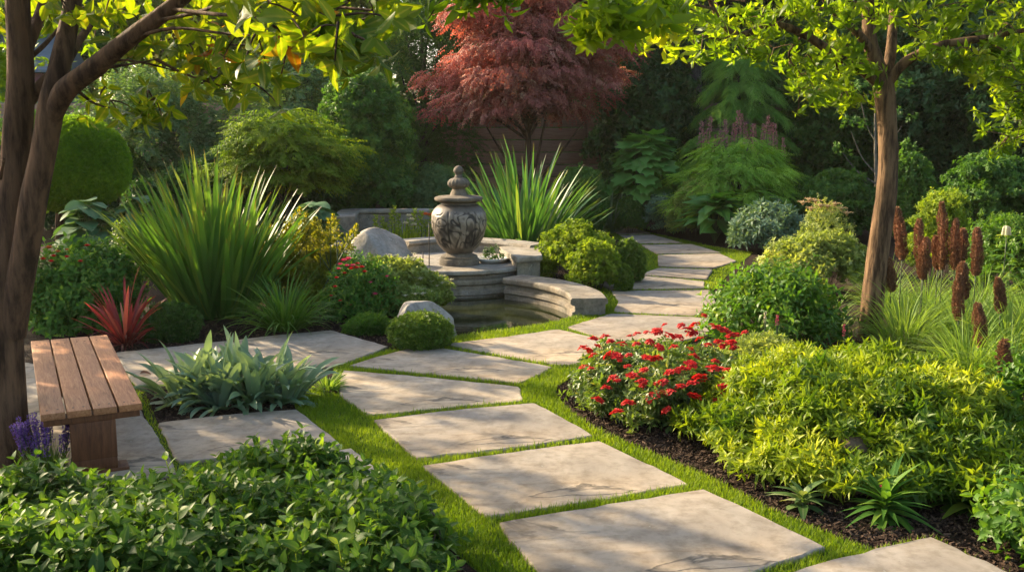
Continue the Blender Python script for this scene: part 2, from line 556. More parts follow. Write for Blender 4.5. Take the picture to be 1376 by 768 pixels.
M['drygrass'] = L('dry_blades', (0.22, 0.20, 0.10), (0.38, 0.34, 0.19), 0.3, 0.7, warm=(1.1, 1, 0.8))
M['cord'] = L('red_cordyline_blades', (0.085, 0.02, 0.02), (0.27, 0.05, 0.045), 0.35, 0.4, warm=(1.5, 0.9, 0.7), c2=(0.40, 0.15, 0.10))
M['box'] = L('box_leaves', (0.05, 0.10, 0.014), (0.11, 0.17, 0.022), 0.3, 0.42, c2=(0.20, 0.25, 0.04), spec=0.35)
M['boxdark'] = L('dark_box_leaves', (0.022, 0.058, 0.014), (0.05, 0.105, 0.02), 0.3, 0.45)
M['golden'] = L('golden_leaves', (0.10, 0.165, 0.014), (0.20, 0.26, 0.026), 0.36, 0.5, c2=(0.31, 0.345, 0.06), spec=.2)
M['mustard'] = L('goldenrod_leaves', (0.10, 0.12, 0.014), (0.22, 0.21, 0.022), 0.36, 0.55, c2=(0.36, 0.29, 0.03))
M['spirea'] = L('spirea_leaves', (0.13, 0.18, 0.04), (0.24, 0.28, 0.085), 0.35, 0.5, c2=(0.46, 0.45, 0.26))
M['leafy'] = L('bright_bush_leaves', (0.035, 0.10, 0.014), (0.085, 0.165, 0.018), 0.36, 0.42, c2=(0.18, 0.24, 0.03))
M['flowerbush'] = L('perennial_leaves', (0.040, 0.11, 0.022), (0.085, 0.18, 0.03), 0.38, 0.5, c2=(0.19, 0.27, 0.04), spec=.2)
M['topiary'] = L('topiary_leaves', (0.10, 0.20, 0.012), (0.17, 0.28, 0.014), 0.38, 0.6, c2=(0.20, 0.30, 0.018), spec=0.2)
M['hosta'] = L('hosta_leaves', (0.045, 0.105, 0.05), (0.08, 0.15, 0.07), 0.25, 0.6, spec=.15, rib=(0.13, 0.2, 0.1))
M['hostagreen'] = L('green_hosta_leaves', (0.035, 0.11, 0.02), (0.075, 0.17, 0.028), 0.32, 0.4, rib=(0.12, 0.22, 0.06))
M['bluebush'] = L('blue_grey_leaves', (0.07, 0.125, 0.085), (0.13, 0.20, 0.13), 0.25, 0.5, c2=(0.22, 0.29, 0.19))
M['oak'] = L('oakleaf_leaves', (0.07, 0.17, 0.035), (0.11, 0.23, 0.05), 0.35, 0.45, rib=(0.13, 0.2, 0.07), c2=(0.12, 0.22, 0.05))
M['fern'] = L('feathery_leaves', (0.13, 0.25, 0.028), (0.22, 0.35, 0.04), 0.36, 0.5, c2=(0.30, 0.42, 0.06))
M['weep'] = L('weeping_needles', (0.11, 0.24, 0.045), (0.23, 0.38, 0.08), 0.33, 0.55, c2=(0.30, 0.43, 0.10))
M['conifer'] = L('conifer_needles', (0.035, 0.085, 0.022), (0.065, 0.14, 0.034), 0.28, 0.55)
M['dark'] = L('dark_evergreen_leaves', (0.028, 0.070, 0.026), (0.058, 0.125, 0.040), 0.28, 0.45)
M['mid'] = L('mid_green_leaves', (0.042, 0.105, 0.024), (0.085, 0.17, 0.035), 0.33, 0.5, c2=(0.13, 0.21, 0.04))
M['greyvib'] = L('viburnum_leaves', (0.065, 0.12, 0.055), (0.11, 0.18, 0.075), 0.3, 0.6, c2=(0.17, 0.23, 0.09), spec=.15)
M['layer'] = L('layered_shrub_leaves', (0.08, 0.14, 0.012), (0.15, 0.21, 0.016), 0.38, 0.6, c2=(0.24, 0.27, 0.025), spec=.15)
M['yellowtree'] = L('sunny_tree_leaves', (0.12, 0.16, 0.02), (0.24, 0.26, 0.03), 0.42, 0.5)
M['maple'] = L('red_maple_leaves', (0.18, 0.055, 0.050), (0.36, 0.125, 0.10), 0.40, 0.5, warm=(1.5, 0.9, 0.6), c2=(0.48, 0.30, 0.21), k=1.3)
M['ltree'] = L('magnolia_leaves', (0.032, 0.075, 0.012), (0.07, 0.125, 0.015), 0.45, 0.4, rib=(0.16, 0.2, 0.05), warm=(4.5, 3.0, 0.25), c2=(0.15, 0.055, 0.02), spec=0.1)
M['rtree'] = L('tree_leaves', (0.06, 0.11, 0.012), (0.13, 0.185, 0.016), 0.5, 0.42, warm=(2.5, 2.3, 0.28), c2=(0.22, 0.24, 0.025), spec=0.2)
M['euon'] = L('perennial_rosette_leaves', (0.05, 0.10, 0.03), (0.10, 0.16, 0.05), 0.3, 0.42, rib=(0.18, 0.22, 0.1), c2=(0.25, 0.27, 0.15))

# ------------------------------------------------------------------ leaf templates (leaf points along +Y, faces +Z)
def leaf(L=1.0, W=0.4, seg=4, fold=0.25, curve=0.25, shape='ovate', stalk=0.0):
    y = np.linspace(0, 1, seg + 1)
    if shape == 'ovate':
        w = np.sin(np.pi * y ** 0.8) ** 0.9
    elif shape == 'lance':
        w = np.sin(np.pi * y ** 0.7) ** 1.1
    elif shape == 'heart':
        w = np.where(y < 0.3, 0.65 + 0.35 * y / 0.3, np.cos((y - 0.3) / 0.7 * np.pi / 2) ** 0.75)
    else:
        w = np.sin(np.pi * y)
    w = np.clip(w, 0, None) * W / 2
    z = -curve * y ** 2
    V, rib, al = [], [], []
    for i in range(seg + 1):
        V += [(-w[i], y[i] + stalk, z[i] + fold * w[i]), (0, y[i] + stalk, z[i]), (w[i], y[i] + stalk, z[i] + fold * w[i])]
        rib += [0, 1, 0]
        al += [y[i]] * 3
    Fq = []
    for i in range(seg):
        a, b = 3 * i, 3 * i + 3
        Fq += [(a, a + 1, b + 1, b), (a + 1, a + 2, b + 2, b + 1)]
    V = np.array(V) * L
    return T(V, [np.array(Fq)], None, rib, al)
def diamond(L=1.0, W=0.5, fold=0.2, curve=0.15):
    V = np.array([(0, 0, 0), (-W / 2, 0.45, fold * W / 2), (0, 1, -curve), (W / 2, 0.45, fold * W / 2)]) * L
    return T(V, [np.array([(0, 2, 1), (0, 3, 2)])], None, (1, 0, 1, 0), (0, .45, 1, .45))
def roty(dirs, nrm, s):
    return frames(np.asarray(dirs, float), np.asarray(nrm, float)) * np.asarray(s, float).reshape(-1, 1, 1)
def sprig_whorl(lf, n=8, spread=70, tilt_j=12, r=None, size_j=0.25, stem=0.0, tipbright=0.2, two=True):
    """shoot along +Z with leaves radiating from its tip, a second whorl below"""
    r = r or np.random.default_rng(3)
    mb = MB()
    tot = n + (n if two else 0)
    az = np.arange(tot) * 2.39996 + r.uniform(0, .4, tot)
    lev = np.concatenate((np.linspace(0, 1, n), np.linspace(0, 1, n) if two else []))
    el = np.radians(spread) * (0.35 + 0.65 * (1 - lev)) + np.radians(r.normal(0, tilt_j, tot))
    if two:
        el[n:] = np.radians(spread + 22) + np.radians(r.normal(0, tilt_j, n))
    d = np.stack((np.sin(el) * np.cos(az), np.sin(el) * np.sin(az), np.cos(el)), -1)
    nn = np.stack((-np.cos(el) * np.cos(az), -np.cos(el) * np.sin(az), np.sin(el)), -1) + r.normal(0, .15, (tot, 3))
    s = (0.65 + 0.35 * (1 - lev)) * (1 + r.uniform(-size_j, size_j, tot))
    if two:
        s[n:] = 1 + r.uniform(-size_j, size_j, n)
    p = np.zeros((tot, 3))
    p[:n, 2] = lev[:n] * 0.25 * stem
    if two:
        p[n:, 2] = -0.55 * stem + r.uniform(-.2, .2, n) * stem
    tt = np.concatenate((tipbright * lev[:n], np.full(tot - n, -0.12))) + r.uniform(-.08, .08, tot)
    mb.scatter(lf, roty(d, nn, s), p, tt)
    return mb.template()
def sprig_pairs(lf, pairs=4, length=1.6, r=None, tipbright=0.35):
    """upright shoot with opposite leaf pairs getting smaller to the tip"""
    r = r or np.random.default_rng(5)
    mb = MB()
    d, nn, p, s, tt = [], [], [], [], []
    for i in range(pairs):
        f = i / (pairs - 1)
        a0 = i * math.pi / 2 + r.uniform(-.3, .3)
        for k in (0, 1):
            a = a0 + k * math.pi + r.uniform(-.15, .15)
            el = R(88 - 48 * f ** 1.3) + r.normal(0, .12)
            d.append((math.sin(el) * math.cos(a), math.sin(el) * math.sin(a), math.cos(el)))
            nn.append((-math.cos(el) * math.cos(a) + r.normal(0, .12), -math.cos(el) * math.sin(a) + r.normal(0, .12), math.sin(el)))
            p.append((0, 0, length * f))
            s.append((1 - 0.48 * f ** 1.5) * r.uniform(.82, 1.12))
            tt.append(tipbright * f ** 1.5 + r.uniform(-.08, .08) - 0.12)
    mb.scatter(lf, roty(d, nn, s), np.array(p), np.array(tt))
    tube(mb, [(0, 0, -length * .5), (0, 0, length * .97)], (0.0035, 0.002), 4, 2, cap=False)
    return mb.template()
def frond(lf, pairs=7, length=1.0, droop=0.3, angle=58, r=None, taper=0.7):
    """flat spray along +Y, faces +Z"""
    r = r or np.random.default_rng(6)
    mb = MB()
    d, nn, p, s, tt = [], [], [], [], []
    for i in range(pairs):
        f = (i + 0.6) / pairs
        y = length * f
        z = -droop * f * f
        slope = math.atan(-2 * droop * f / length)
        for sd in (-1, 1):
            a = R(angle - 18 * f) + r.normal(0, .15)
            d.append((sd * math.sin(a), math.cos(a) * math.cos(slope), math.cos(a) * math.sin(slope) - .18 + r.normal(0, .14)))
            nn.append((r.normal(0, .25), -math.sin(slope) + r.normal(0, .25), 1))
            p.append((0, y, z))
            s.append((1 - taper * f ** 1.6) * r.uniform(.8, 1.2))
            tt.append(r.uniform(-.12, .12) + .1 * f)
    d.append((0, 1, -.35)); nn.append((0, .3, 1)); p.append((0, length, -droop)); s.append(.5); tt.append(.1)
    mb.scatter(lf, roty(d, nn, s), np.array(p), np.array(tt))
    return mb.template()
D = diamond
SPR = {
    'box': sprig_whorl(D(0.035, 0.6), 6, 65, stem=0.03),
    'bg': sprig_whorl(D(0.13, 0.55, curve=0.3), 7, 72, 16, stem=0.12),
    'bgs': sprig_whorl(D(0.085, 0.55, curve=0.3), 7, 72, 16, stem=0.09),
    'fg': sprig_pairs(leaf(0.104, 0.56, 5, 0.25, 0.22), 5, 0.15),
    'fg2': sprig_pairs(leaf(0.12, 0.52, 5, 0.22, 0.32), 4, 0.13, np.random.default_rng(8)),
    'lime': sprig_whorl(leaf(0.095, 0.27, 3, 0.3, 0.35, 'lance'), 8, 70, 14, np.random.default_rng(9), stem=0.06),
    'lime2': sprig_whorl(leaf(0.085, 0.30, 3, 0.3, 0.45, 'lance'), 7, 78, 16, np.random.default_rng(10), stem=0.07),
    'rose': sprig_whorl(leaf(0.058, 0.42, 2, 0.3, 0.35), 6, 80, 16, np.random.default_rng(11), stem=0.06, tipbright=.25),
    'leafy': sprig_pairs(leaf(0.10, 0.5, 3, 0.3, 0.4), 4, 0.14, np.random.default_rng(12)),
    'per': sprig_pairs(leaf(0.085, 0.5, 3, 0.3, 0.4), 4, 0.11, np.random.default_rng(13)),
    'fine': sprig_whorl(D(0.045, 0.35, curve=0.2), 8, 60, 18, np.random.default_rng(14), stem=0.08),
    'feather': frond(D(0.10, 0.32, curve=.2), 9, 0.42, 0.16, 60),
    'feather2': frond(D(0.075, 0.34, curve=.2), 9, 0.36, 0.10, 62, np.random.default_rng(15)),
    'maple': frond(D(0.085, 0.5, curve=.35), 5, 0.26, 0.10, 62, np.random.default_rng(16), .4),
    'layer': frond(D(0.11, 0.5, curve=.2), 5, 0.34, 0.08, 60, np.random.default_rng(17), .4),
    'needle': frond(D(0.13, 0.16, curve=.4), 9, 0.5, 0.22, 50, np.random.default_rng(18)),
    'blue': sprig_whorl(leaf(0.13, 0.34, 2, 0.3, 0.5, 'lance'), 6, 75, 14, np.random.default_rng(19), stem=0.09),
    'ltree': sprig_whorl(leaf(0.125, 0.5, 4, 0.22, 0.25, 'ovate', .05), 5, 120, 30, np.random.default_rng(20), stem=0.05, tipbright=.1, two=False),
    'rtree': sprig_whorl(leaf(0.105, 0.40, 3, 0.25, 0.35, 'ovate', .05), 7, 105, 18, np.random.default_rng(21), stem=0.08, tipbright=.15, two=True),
}

# ------------------------------------------------------------------ plant builders (local coordinates: base at 0,0,0)
def sprigs_on(mb, keys, pts, out, size, up=0.4, jit=0.45, tint=None, m=0, flat=False, r=None):
    """sprigs whose axis looks outward and upward (flat: sprays lying outward, faces up)"""
    r = r or rng
    keys = [keys] if isinstance(keys, str) else keys
    n = len(pts)
    d = norm(out + np.array((0, 0, up)) + r.normal(0, jit, (n, 3)))
    s = size * r.uniform(0.75, 1.25, n)
    t = r.uniform(0.15, 0.75, n) if tint is None else tint
    which = r.integers(0, len(keys), n)
    for i, k in enumerate(keys):
        q = which == i
        if flat:
            nn = np.array((0, 0, 1.0)) + 0.25 * out[q] + r.normal(0, .22, (q.sum(), 3))
            Mx = frames(d[q], nn)
        else:                                             # template axis is +Z
            f = frames(rdir(q.sum(), r), d[q])
            Mx = f
        mb.scatter(SPR[k], Mx * s[q][:, None, None], pts[q], t[q], m)
def mound_pts(n, rx, ry, h, z0=0.0, lump=0.18, freq=3.0, shell=0.3, low=0.0, seed=0, flat=0.0):
    """points in the outer shell of a lumpy dome; also outward directions and lump value"""
    r = np.random.default_rng(seed + 101)
    d = rdir(int(n * 2.2), r)
    d = d[d[:, 2] > -low][:n]
    sn = SN(seed + 5, freq, 9)
    sn2 = SN(seed + 6, freq * 2.3, 9)
    k = 1 + lump * 1.15 * (sn(d) + 0.7 * sn2(d))
    strays = r.uniform(0, 1, len(d)) < .07
    k = k + strays * r.uniform(.03, .16, len(d))
    dep = 1 - shell * r.uniform(0, 1, len(d)) ** 1.8
    q = d * (k * dep)[:, None]
    if flat:
        q[:, 2] = np.where(q[:, 2] > 0, np.sign(q[:, 2]) * np.abs(q[:, 2]) ** (1 - flat), q[:, 2])
    p = q * np.array((rx, ry, h - z0))
    p[:, 2] = np.maximum(p[:, 2] + z0, 0.02)
    o = norm(d / np.array((rx, ry, max(h - z0, .1))))
    return p, o, sn(d)
def stems(mb, n, r0, rx, ry, h, rad=0.006, m=1, seed=0, seg=4):
    r = np.random.default_rng(seed)
    for i in range(n):
        a, q = r.uniform(0, 6.28), r.uniform(0.2, .85)
        e = np.array((math.cos(a) * rx * q, math.sin(a) * ry * q, h * r.uniform(.5, .8) * math.sqrt(1 - q * q * .95)))
        b = np.array((math.cos(a) * r0, math.sin(a) * r0, -.02))
        tube(mb, [b, b * .4 + e * .6 * np.array((.7, .7, 1)), e], (rad, rad * .5), seg, 6, m=m, cap=False)
def mound(name, label, cat, loc, rx, ry, h, keys, size, n, mat, z0=None, lump=0.16, freq=3.0, shell=0.35, low=0.25, up=0.5, jit=0.45,
          flat=False, seed=0, group=None, nst=10, parent=None, stemmat='twig', flatten=0.0, part=None, tvar=0.15):
    z0 = h * 0.35 if z0 is None else z0
    mb = MB()
    p, o, sv = mound_pts(n, rx, ry, h, z0, lump, freq, shell, low, seed, flatten)
    r = np.random.default_rng(seed + 77)
    t = np.clip(r.uniform(0.1, 0.7, len(p)) + tvar * sv, 0, 1)
    sprigs_on(mb, keys, p, o, size, up, jit, t, 0, flat, r)
    if nst:
        stems(mb, nst, min(rx, ry) * .15, rx, ry, h, seed=seed)
    if part:
        return mb.build(part, [mat, M[stemmat]], parent)
    o_ = mb.build(name, [mat, M[stemmat]], None, loc)
    return tag(o_, label, cat, group)
def blades(mb, n, r0, Lr, w, lean, curve, seg=7, seed=0, tint=(0.1, 0.8), m=0, az=None, fold=0.3, wprof='iris', z0=0.0, rxy=(1, 1), twist=0.25, center=(0, 0)):
    r = np.random.default_rng(seed + 31)
    a = r.uniform(0, 2 * math.pi, n) if az is None else r.uniform(az[0], az[1], n)
    q = np.sqrt(r.uniform(0, 1, n))
    base = np.stack((np.cos(a) * q * r0 * rxy[0] + center[0], np.sin(a) * q * r0 * rxy[1] + center[1], np.full(n, z0)), -1)
    a = a + r.normal(0, .35, n)
    Ln = r.uniform(Lr[0], Lr[1], n) * (1 - 0.25 * q)
    th0 = np.radians(lean[0] + (lean[1] - lean[0]) * q * r.uniform(.5, 1.15, n))
    kap = np.radians(r.uniform(curve[0], curve[1], n)) * (0.35 + .65 * q)
    s = np.linspace(0, 1, seg + 1)
    th = th0[:, None] + kap[:, None] * s[None] ** 2
    st = Ln[:, None] / seg
    dx, dz = np.sin(th), np.cos(th)
    hx = np.concatenate((np.zeros((n, 1)), np.cumsum((dx[:, :-1] + dx[:, 1:]) / 2 * st, 1)), 1)
    hz = np.concatenate((np.zeros((n, 1)), np.cumsum((dz[:, :-1] + dz[:, 1:]) / 2 * st, 1)), 1)
    ca, sa = np.cos(a)[:, None], np.sin(a)[:, None]
    bend = r.normal(0, 0.06, n)[:, None] * s[None] ** 2 * Ln[:, None]
    c = np.stack((hx * ca - bend * sa, hx * sa + bend * ca, hz), -1) + base[:, None]
    c[..., 2] = np.maximum(c[..., 2], 0.012)
    tw = r.normal(0, twist, n)[:, None] + r.normal(0, .3, n)[:, None] * s[None]
    nrm = np.stack((-np.cos(th) * ca, -np.cos(th) * sa, np.sin(th)), -1)
    sd = np.stack((-sa + 0 * th, ca + 0 * th, 0 * th), -1)
    sd2 = sd * np.cos(tw)[..., None] + nrm * np.sin(tw)[..., None]
    nr2 = nrm * np.cos(tw)[..., None] - sd * np.sin(tw)[..., None]
    if wprof == 'iris':
        wp = np.interp(s, (0, .15, .6, .85, 1), (.75, .9, 1, .65, .02))
    elif wprof == 'grass':
        wp = np.interp(s, (0, .3, .7, 1), (.8, 1, .7, .03))
    elif wprof == 'fat':
        wp = np.interp(s, (0, .2, .55, .8, .93, 1), (.6, .85, 1.0, .8, .42, .03))
    else:
        wp = np.interp(s, (0, .1, .3, .55, .8, 1), (.25, .3, .85, 1, .7, .03))
    W = w * r.uniform(.7, 1.2, n)[:, None] * wp[None] / 2
    Lf = c + sd2 * W[..., None] + nr2 * (W * fold)[..., None]
    Rt = c - sd2 * W[..., None] + nr2 * (W * fold)[..., None]
    V = np.stack((Lf, c, Rt), 2)
    k = (seg + 1) * 3
    Fq = []
    for i in range(seg):
        A, B = 3 * i, 3 * i + 3
        Fq += [(A, A + 1, B + 1, B), (A + 1, A + 2, B + 2, B + 1)]
    Fq = (np.array(Fq)[None] + (np.arange(n) * k)[:, None, None]).reshape(-1, 4)
    t = np.repeat(r.uniform(tint[0], tint[1], n), k)
    rb = np.tile(np.tile((0, 1, 0), seg + 1), n)
    mb.add(V.reshape(-1, 3), [Fq], t, rb, np.tile(np.repeat(s, 3), n), m)
    return c[:, -1]
def clumped(name, label, cat, loc, mat, group=None, **kw):
    mb = MB()
    blades(mb, **kw)
    return tag(mb.build(name, mat, None, loc), label, cat, group)
def crown_lumps(mb, lumps, keys, size, per_m2, up=0.4, jit=0.5, flat=False, seed=0, squash=0.75, shell=0.35, m=0, low=0.35, tv=0.18):
    """lumps: list of (x, y, z, radius); sprigs through each lump's outer shell"""
    r = np.random.default_rng(seed)
    for x, y, z, R_ in lumps:
        n = int(per_m2 * 4 * R_ * R_ * 2.2)
        d = rdir(n * 2, r)
        d = d[d[:, 2] > -low - r.uniform(0, .25, len(d))][:n]
        sn = SN(int(r.integers(1e6)), 3.2, 8)
        k = 1 + .22 * sn(d)
        p = d * (k * (1 - shell * r.uniform(0, 1, len(d)) ** 1.5) * R_)[:, None] * np.array((1, 1, squash)) + np.array((x, y, z))
        p[:, 2] = np.maximum(p[:, 2], 0.05)
        t = np.clip(r.uniform(.1, .7, len(d)) + r.normal(0, tv), 0, 1)
        sprigs_on(mb, keys, p, d, size, up, jit, t, m, flat, r)
def dome_lumps(rx, ry, z0, z1, n, lr, seed, fill=0.75, topw=0.5):
    r = np.random.default_rng(seed)
    out = []
    for i in range(n):
        f = (i + .5) / n
        z = z0 + (z1 - z0 - lr * .6) * f
        prof = math.sqrt(max(0, 1 - (max(0, f - .3) / .72) ** 2)) if f > .3 else .72 + .28 * f / .3
        a = i * 2.39996 + r.uniform(-.4, .4)
        q = prof * r.uniform(fill - .15, 1.0)
        if i % 4 == 3:
            q *= .45
        out.append((math.cos(a) * rx * q, math.sin(a) * ry * q, z, lr * r.uniform(.75, 1.25)))
    return out
def bg_tree(name, label, cat, x0, x1, ytop, Y, mat, keys='bg', size=1.0, per=26, nl=26, lr=0.75, z0=0.3, ry=None, seed=0, trunk=0.14, bark='barkgrey',
            group=None, flat=False, up=.4, squash=.75, lumps=None, low=.35):
    x, rx, h = span(x0, x1, ytop, Y)
    t = thing(name, label, cat, (x, Y, 0), group)
    mb = MB()
    lm = lumps or dome_lumps(max(rx - lr * .6, .2), (ry or rx) - lr * .5, z0, h, nl, lr, seed)
    crown_lumps(mb, lm, keys, size, per, up, .5, flat, seed, squash, low=low)
    mb.build('crown', mat, t)
    mt = MB()
    tube(mt, [(0, 0, -.05), (.05, 0, h * .4), (0, .05, h * .85)], (trunk, trunk * .7, trunk * .2), 10, 12, .06, seed, flare=.3)
    r = np.random.default_rng(seed + 9)
    for l in lm[::2]:
        b = np.array((0, 0, max(.3, l[2] * .6)))
        e = np.array(l[:3])
        tube(mt, [b, b * .5 + e * .5 + r.normal(0, .08, 3), e], (trunk * .3, trunk * .1), 5, 6, cap=False)
    mt.build('trunk', M[bark], t)
    return t
def head(kind, seed=1):
    """small flower heads, each a mesh that is shared by its copies"""
    mb = MB()
    r = np.random.default_rng(seed)
    if kind == 'cluster':                     # domed cluster of five-petalled florets
        for i in range(11):
            a = i * 2.4
            q = 0.03 * math.sqrt(i / 11)
            c = np.array((q * math.cos(a), q * math.sin(a), 0.012 - 10 * q * q + r.uniform(-.003, .003)))
            ax = norm(np.array((q * math.cos(a) * 18, q * math.sin(a) * 18, 1.0)) + r.normal(0, .2, 3))
            az = np.arange(5) * 1.2566 + r.uniform(0, 1)
            f = frames(np.array([[1.0, .2, .1]]), ax[None])[0]
            d = (np.cos(az)[:, None] * f[:, 0] + np.sin(az)[:, None] * f[:, 1]) + .25 * ax
            mb.scatter(leaf(0.019, 0.85, 2, .25, .1), roty(d, np.repeat(ax[None], 5, 0), np.ones(5)), np.repeat(c[None], 5, 0), r.uniform(.1, .9, 5))
    elif kind == 'rose':
        for ring_, (n, el, L_) in enumerate(((6, 78, .03), (5, 50, .026), (4, 22, .02))):
            az = np.arange(n) * 6.283 / n + ring_
            e = R(el)
            d = np.stack((np.sin(e) * np.cos(az), np.sin(e) * np.sin(az), np.full(n, math.cos(e))), -1)
            nn = np.stack((-np.cos(e) * np.cos(az), -np.cos(e) * np.sin(az), np.full(n, math.sin(e))), -1)
            mb.scatter(leaf(L_, .95, 3, .45, -.25), roty(d, nn, np.ones(n)), np.zeros((n, 3)), r.uniform(.1, .9, n))
    elif kind == 'flat':
        az = r.uniform(0, 6.28, 26)
        q = 0.045 * np.sqrt(r.uniform(0, 1, 26))
        p = np.stack((q * np.cos(az), q * np.sin(az), .012 - 4 * q * q), -1)
        lathe(mb, [(.004, -.02), (.012, -.004), (.020, .001), (.014, .006), (.001, .008)], 8, cap_top=False)
        mb.scatter(diamond(.014, .8), roty(rdir(26, r) * np.array((1, 1, .3)), np.tile((0, 0, 1.), (26, 1)), np.ones(26)), p, r.uniform(0, 1, 26))
    return mb

# ================================================================== THE SETTING
def px(lst, z=0.0):
    return [P(a, b, z)[:2] for a, b in lst]
SLABS = {  # outlines on the ground, with what singles each out
    'near_cut': ([(1066, 775), (1160, 750), (1250, 728), (1300, 752), (1420, 806), (1330, 900), (1000, 900)], 'grey stone slab at the bottom right beside the dark mulch bed'),
    'near_big': ([(672, 709), (800, 688), (945, 664), (1107, 742), (1040, 764), (790, 860)], 'nearest and largest beige path slab, its left part in soft tree shadow, between two lawn strips'),
    'cleft': ([(569, 630), (690, 612), (805, 597), (923, 655), (800, 676), (655, 699)], 'beige path slab with dark cleft cracks near its right end, beside the bed of the lime shrub'),
    'sunny': ([(503, 569), (610, 556), (718, 546), (796, 590), (690, 606), (562, 620)], 'plain sunlit four sided path slab left of the red flower bed'),
    'streak': ([(462, 501), (560, 509), (696, 523), (701, 542), (610, 550), (497, 561), (457, 533)], 'path slab streaked by leaf shadows right of the blue green blade clump'),
    'wedge': ([(470, 495), (520, 480), (572, 468), (650, 481), (742, 497), (697, 519), (580, 506)], 'wedge shaped path slab in front of the small clipped round bush'),
    'poolside': ([(597, 466), (680, 456), (751, 446), (800, 458), (850, 478), (800, 490), (753, 494), (670, 480)], 'pointed path slab along the front of the pond grass ring'),
    'behind_red': ([(764, 443), (795, 433), (822, 425), (960, 431), (965, 450), (880, 470), (815, 459)], 'pale path slab just behind the red flowers'),
    'bulge': ([(822, 393), (953, 392), (962, 411), (932, 427), (826, 421), (832, 407)], 'sunny path slab with curved left side beside the end of the pond wall'),
    'pale_first': ([(802, 381), (856, 372), (943, 380), (943, 389), (822, 390)], 'shaded grey path slab just past the sunny ones'),
    'pale_second': ([(862, 371), (886, 363), (955, 365), (948, 377)], 'narrow shaded grey slab at the tip of the small green lawn patch'),
    'curve': ([(887, 359), (886, 345), (966, 343), (987, 353), (958, 362)], 'shaded grey slab at the right bend of the far path'),
    'far_a': ([(864, 331), (929, 330), (967, 341), (884, 342)], 'shaded grey slab before the right bend of the far path'),
    'far_b': ([(834, 318), (877, 317), (917, 328), (861, 328)], 'shaded grey slab right behind the round lime bushes'),
    'far_c': ([(822, 310), (852, 308), (873, 315), (833, 316)], 'small shaded grey slab nearly at the end of the path'),
    'far_d': ([(819, 303), (858, 300), (848, 306), (822, 308)], 'small grey slab where the far path turns left, right hand piece'),
    'far_e': ([(788, 294), (814, 296), (813, 304), (800, 303)], 'small grey slab at the far end of the path, half hidden by the lime bushes'),
    'left_a': ([(156, 478), (240, 469), (312, 461), (345, 505), (190, 527), (172, 505)], 'grey slab with a sun fleck between the bench and the blue green blade clump'),
    'left_b': ([(318, 460), (380, 453), (445, 447), (521, 469), (452, 495), (350, 505)], 'grey pointed slab in front of the strappy grass, left of the clipped round bush'),
    'left_c': ([(214, 572), (300, 562), (398, 554), (458, 602), (350, 613), (242, 624)], 'grey dappled slab in front of the blue green blade clump'),
    'left_d': ([(262, 640), (350, 626), (472, 608), (520, 650), (420, 690), (300, 700)], 'grey slab mostly hidden behind the foreground green bush'),
    'bench_step': ([(110, 570), (187, 553), (214, 598), (238, 640), (180, 655), (120, 650)], 'rough grey slab right under the wooden bench end'),
    'bench_under': ([(-70, 505), (34, 490), (80, 500), (110, 560), (105, 640), (-60, 660)], 'pale slab under the wooden bench behind the lavender'),
}
LAWN = [(700, 870), (640, 768), (560, 700), (500, 642), (452, 600), (398, 552), (392, 536), (420, 525), (455, 533), (448, 497), (522, 471), (545, 473), (570, 468),
        (590, 456), (603, 455), (650, 449), (691, 443), (730, 437), (758, 430), (787, 420), (790, 412), (794, 402), (790, 390), (782, 381), (846, 372), (856, 352), (850, 334), (826, 320), (805, 305), (780, 296), (780, 291),
        (862, 297), (850, 303), (870, 312), (905, 320), (960, 332), (1012, 340), (985, 362), (955, 395), (965, 425), (960, 450), (900, 470), (830, 482), (790, 492), (769, 507), (750, 520), (745, 533), (765, 554), (797, 577),
        (850, 600), (930, 634), (966, 650), (1056, 697), (1170, 742), (1250, 726), (1420, 806), (1400, 900)]
RING_OUT = [(560, 476), (603, 463), (660, 455), (725, 446), (765, 439), (800, 428), (829, 409), (822, 392), (800, 380), (780, 379)]
POOL = [(545, 452), (575, 456), (603, 455), (650, 449), (691, 443), (730, 437), (758, 430), (787, 420)]
pool_front = px(POOL)
WALL_MID = [(690, 371), (715, 374), (740, 378), (765, 384), (785, 392), (793, 401)]
wall_mid = px(WALL_MID, 0.22)
c_pl = at(612, 350, 14.55)[:2]
pool_outline = np.array(pool_front + wall_mid[::-1] + [c_pl + np.array((.3, .2)), c_pl + np.array((-1.3, .1)), P(535, 405)[:2]])

g = sheet_obj('ground', [[(-300, -60), (300, -60), (300, 500), (-300, 500)], pool_outline], 0.0, M['mulch'])
setting(g)
lawn_poly = np.array(px(LAWN))
l_ = setting(sheet_obj('lawn', [lawn_poly], 0.004, M['turf']))
# the narrow turf joints round the left slabs
JOINTS = [[(140, 480), (156, 476), (196, 530), (212, 570), (250, 640), (236, 645), (200, 575), (186, 535)], [(448, 497), (522, 470), (545, 473), (470, 497)],
          [(240, 626), (458, 603), (476, 607), (262, 642)]]
for j in JOINTS[:1] + JOINTS[2:]:
    setting(sheet_obj('turf_joint', [px(j)], 0.008, M['turf']))
# turf between the slabs in the shade and along the path's right edge is inside the lawn outline already
w = sheet_obj('pond_water', [pool_outline], -0.075, M['water'])
setting(w)
mb = MB()
n_ = len(pool_outline)
V = np.concatenate((np.c_[pool_outline, np.full(n_, -.001)], np.c_[pool_outline, np.full(n_, -.5)]))
mb.add(V, [np.array([(i, (i + 1) % n_, n_ + (i + 1) % n_, n_ + i) for i in range(n_)])])
setting(mb.build('pond_lining', M['wetstone']))

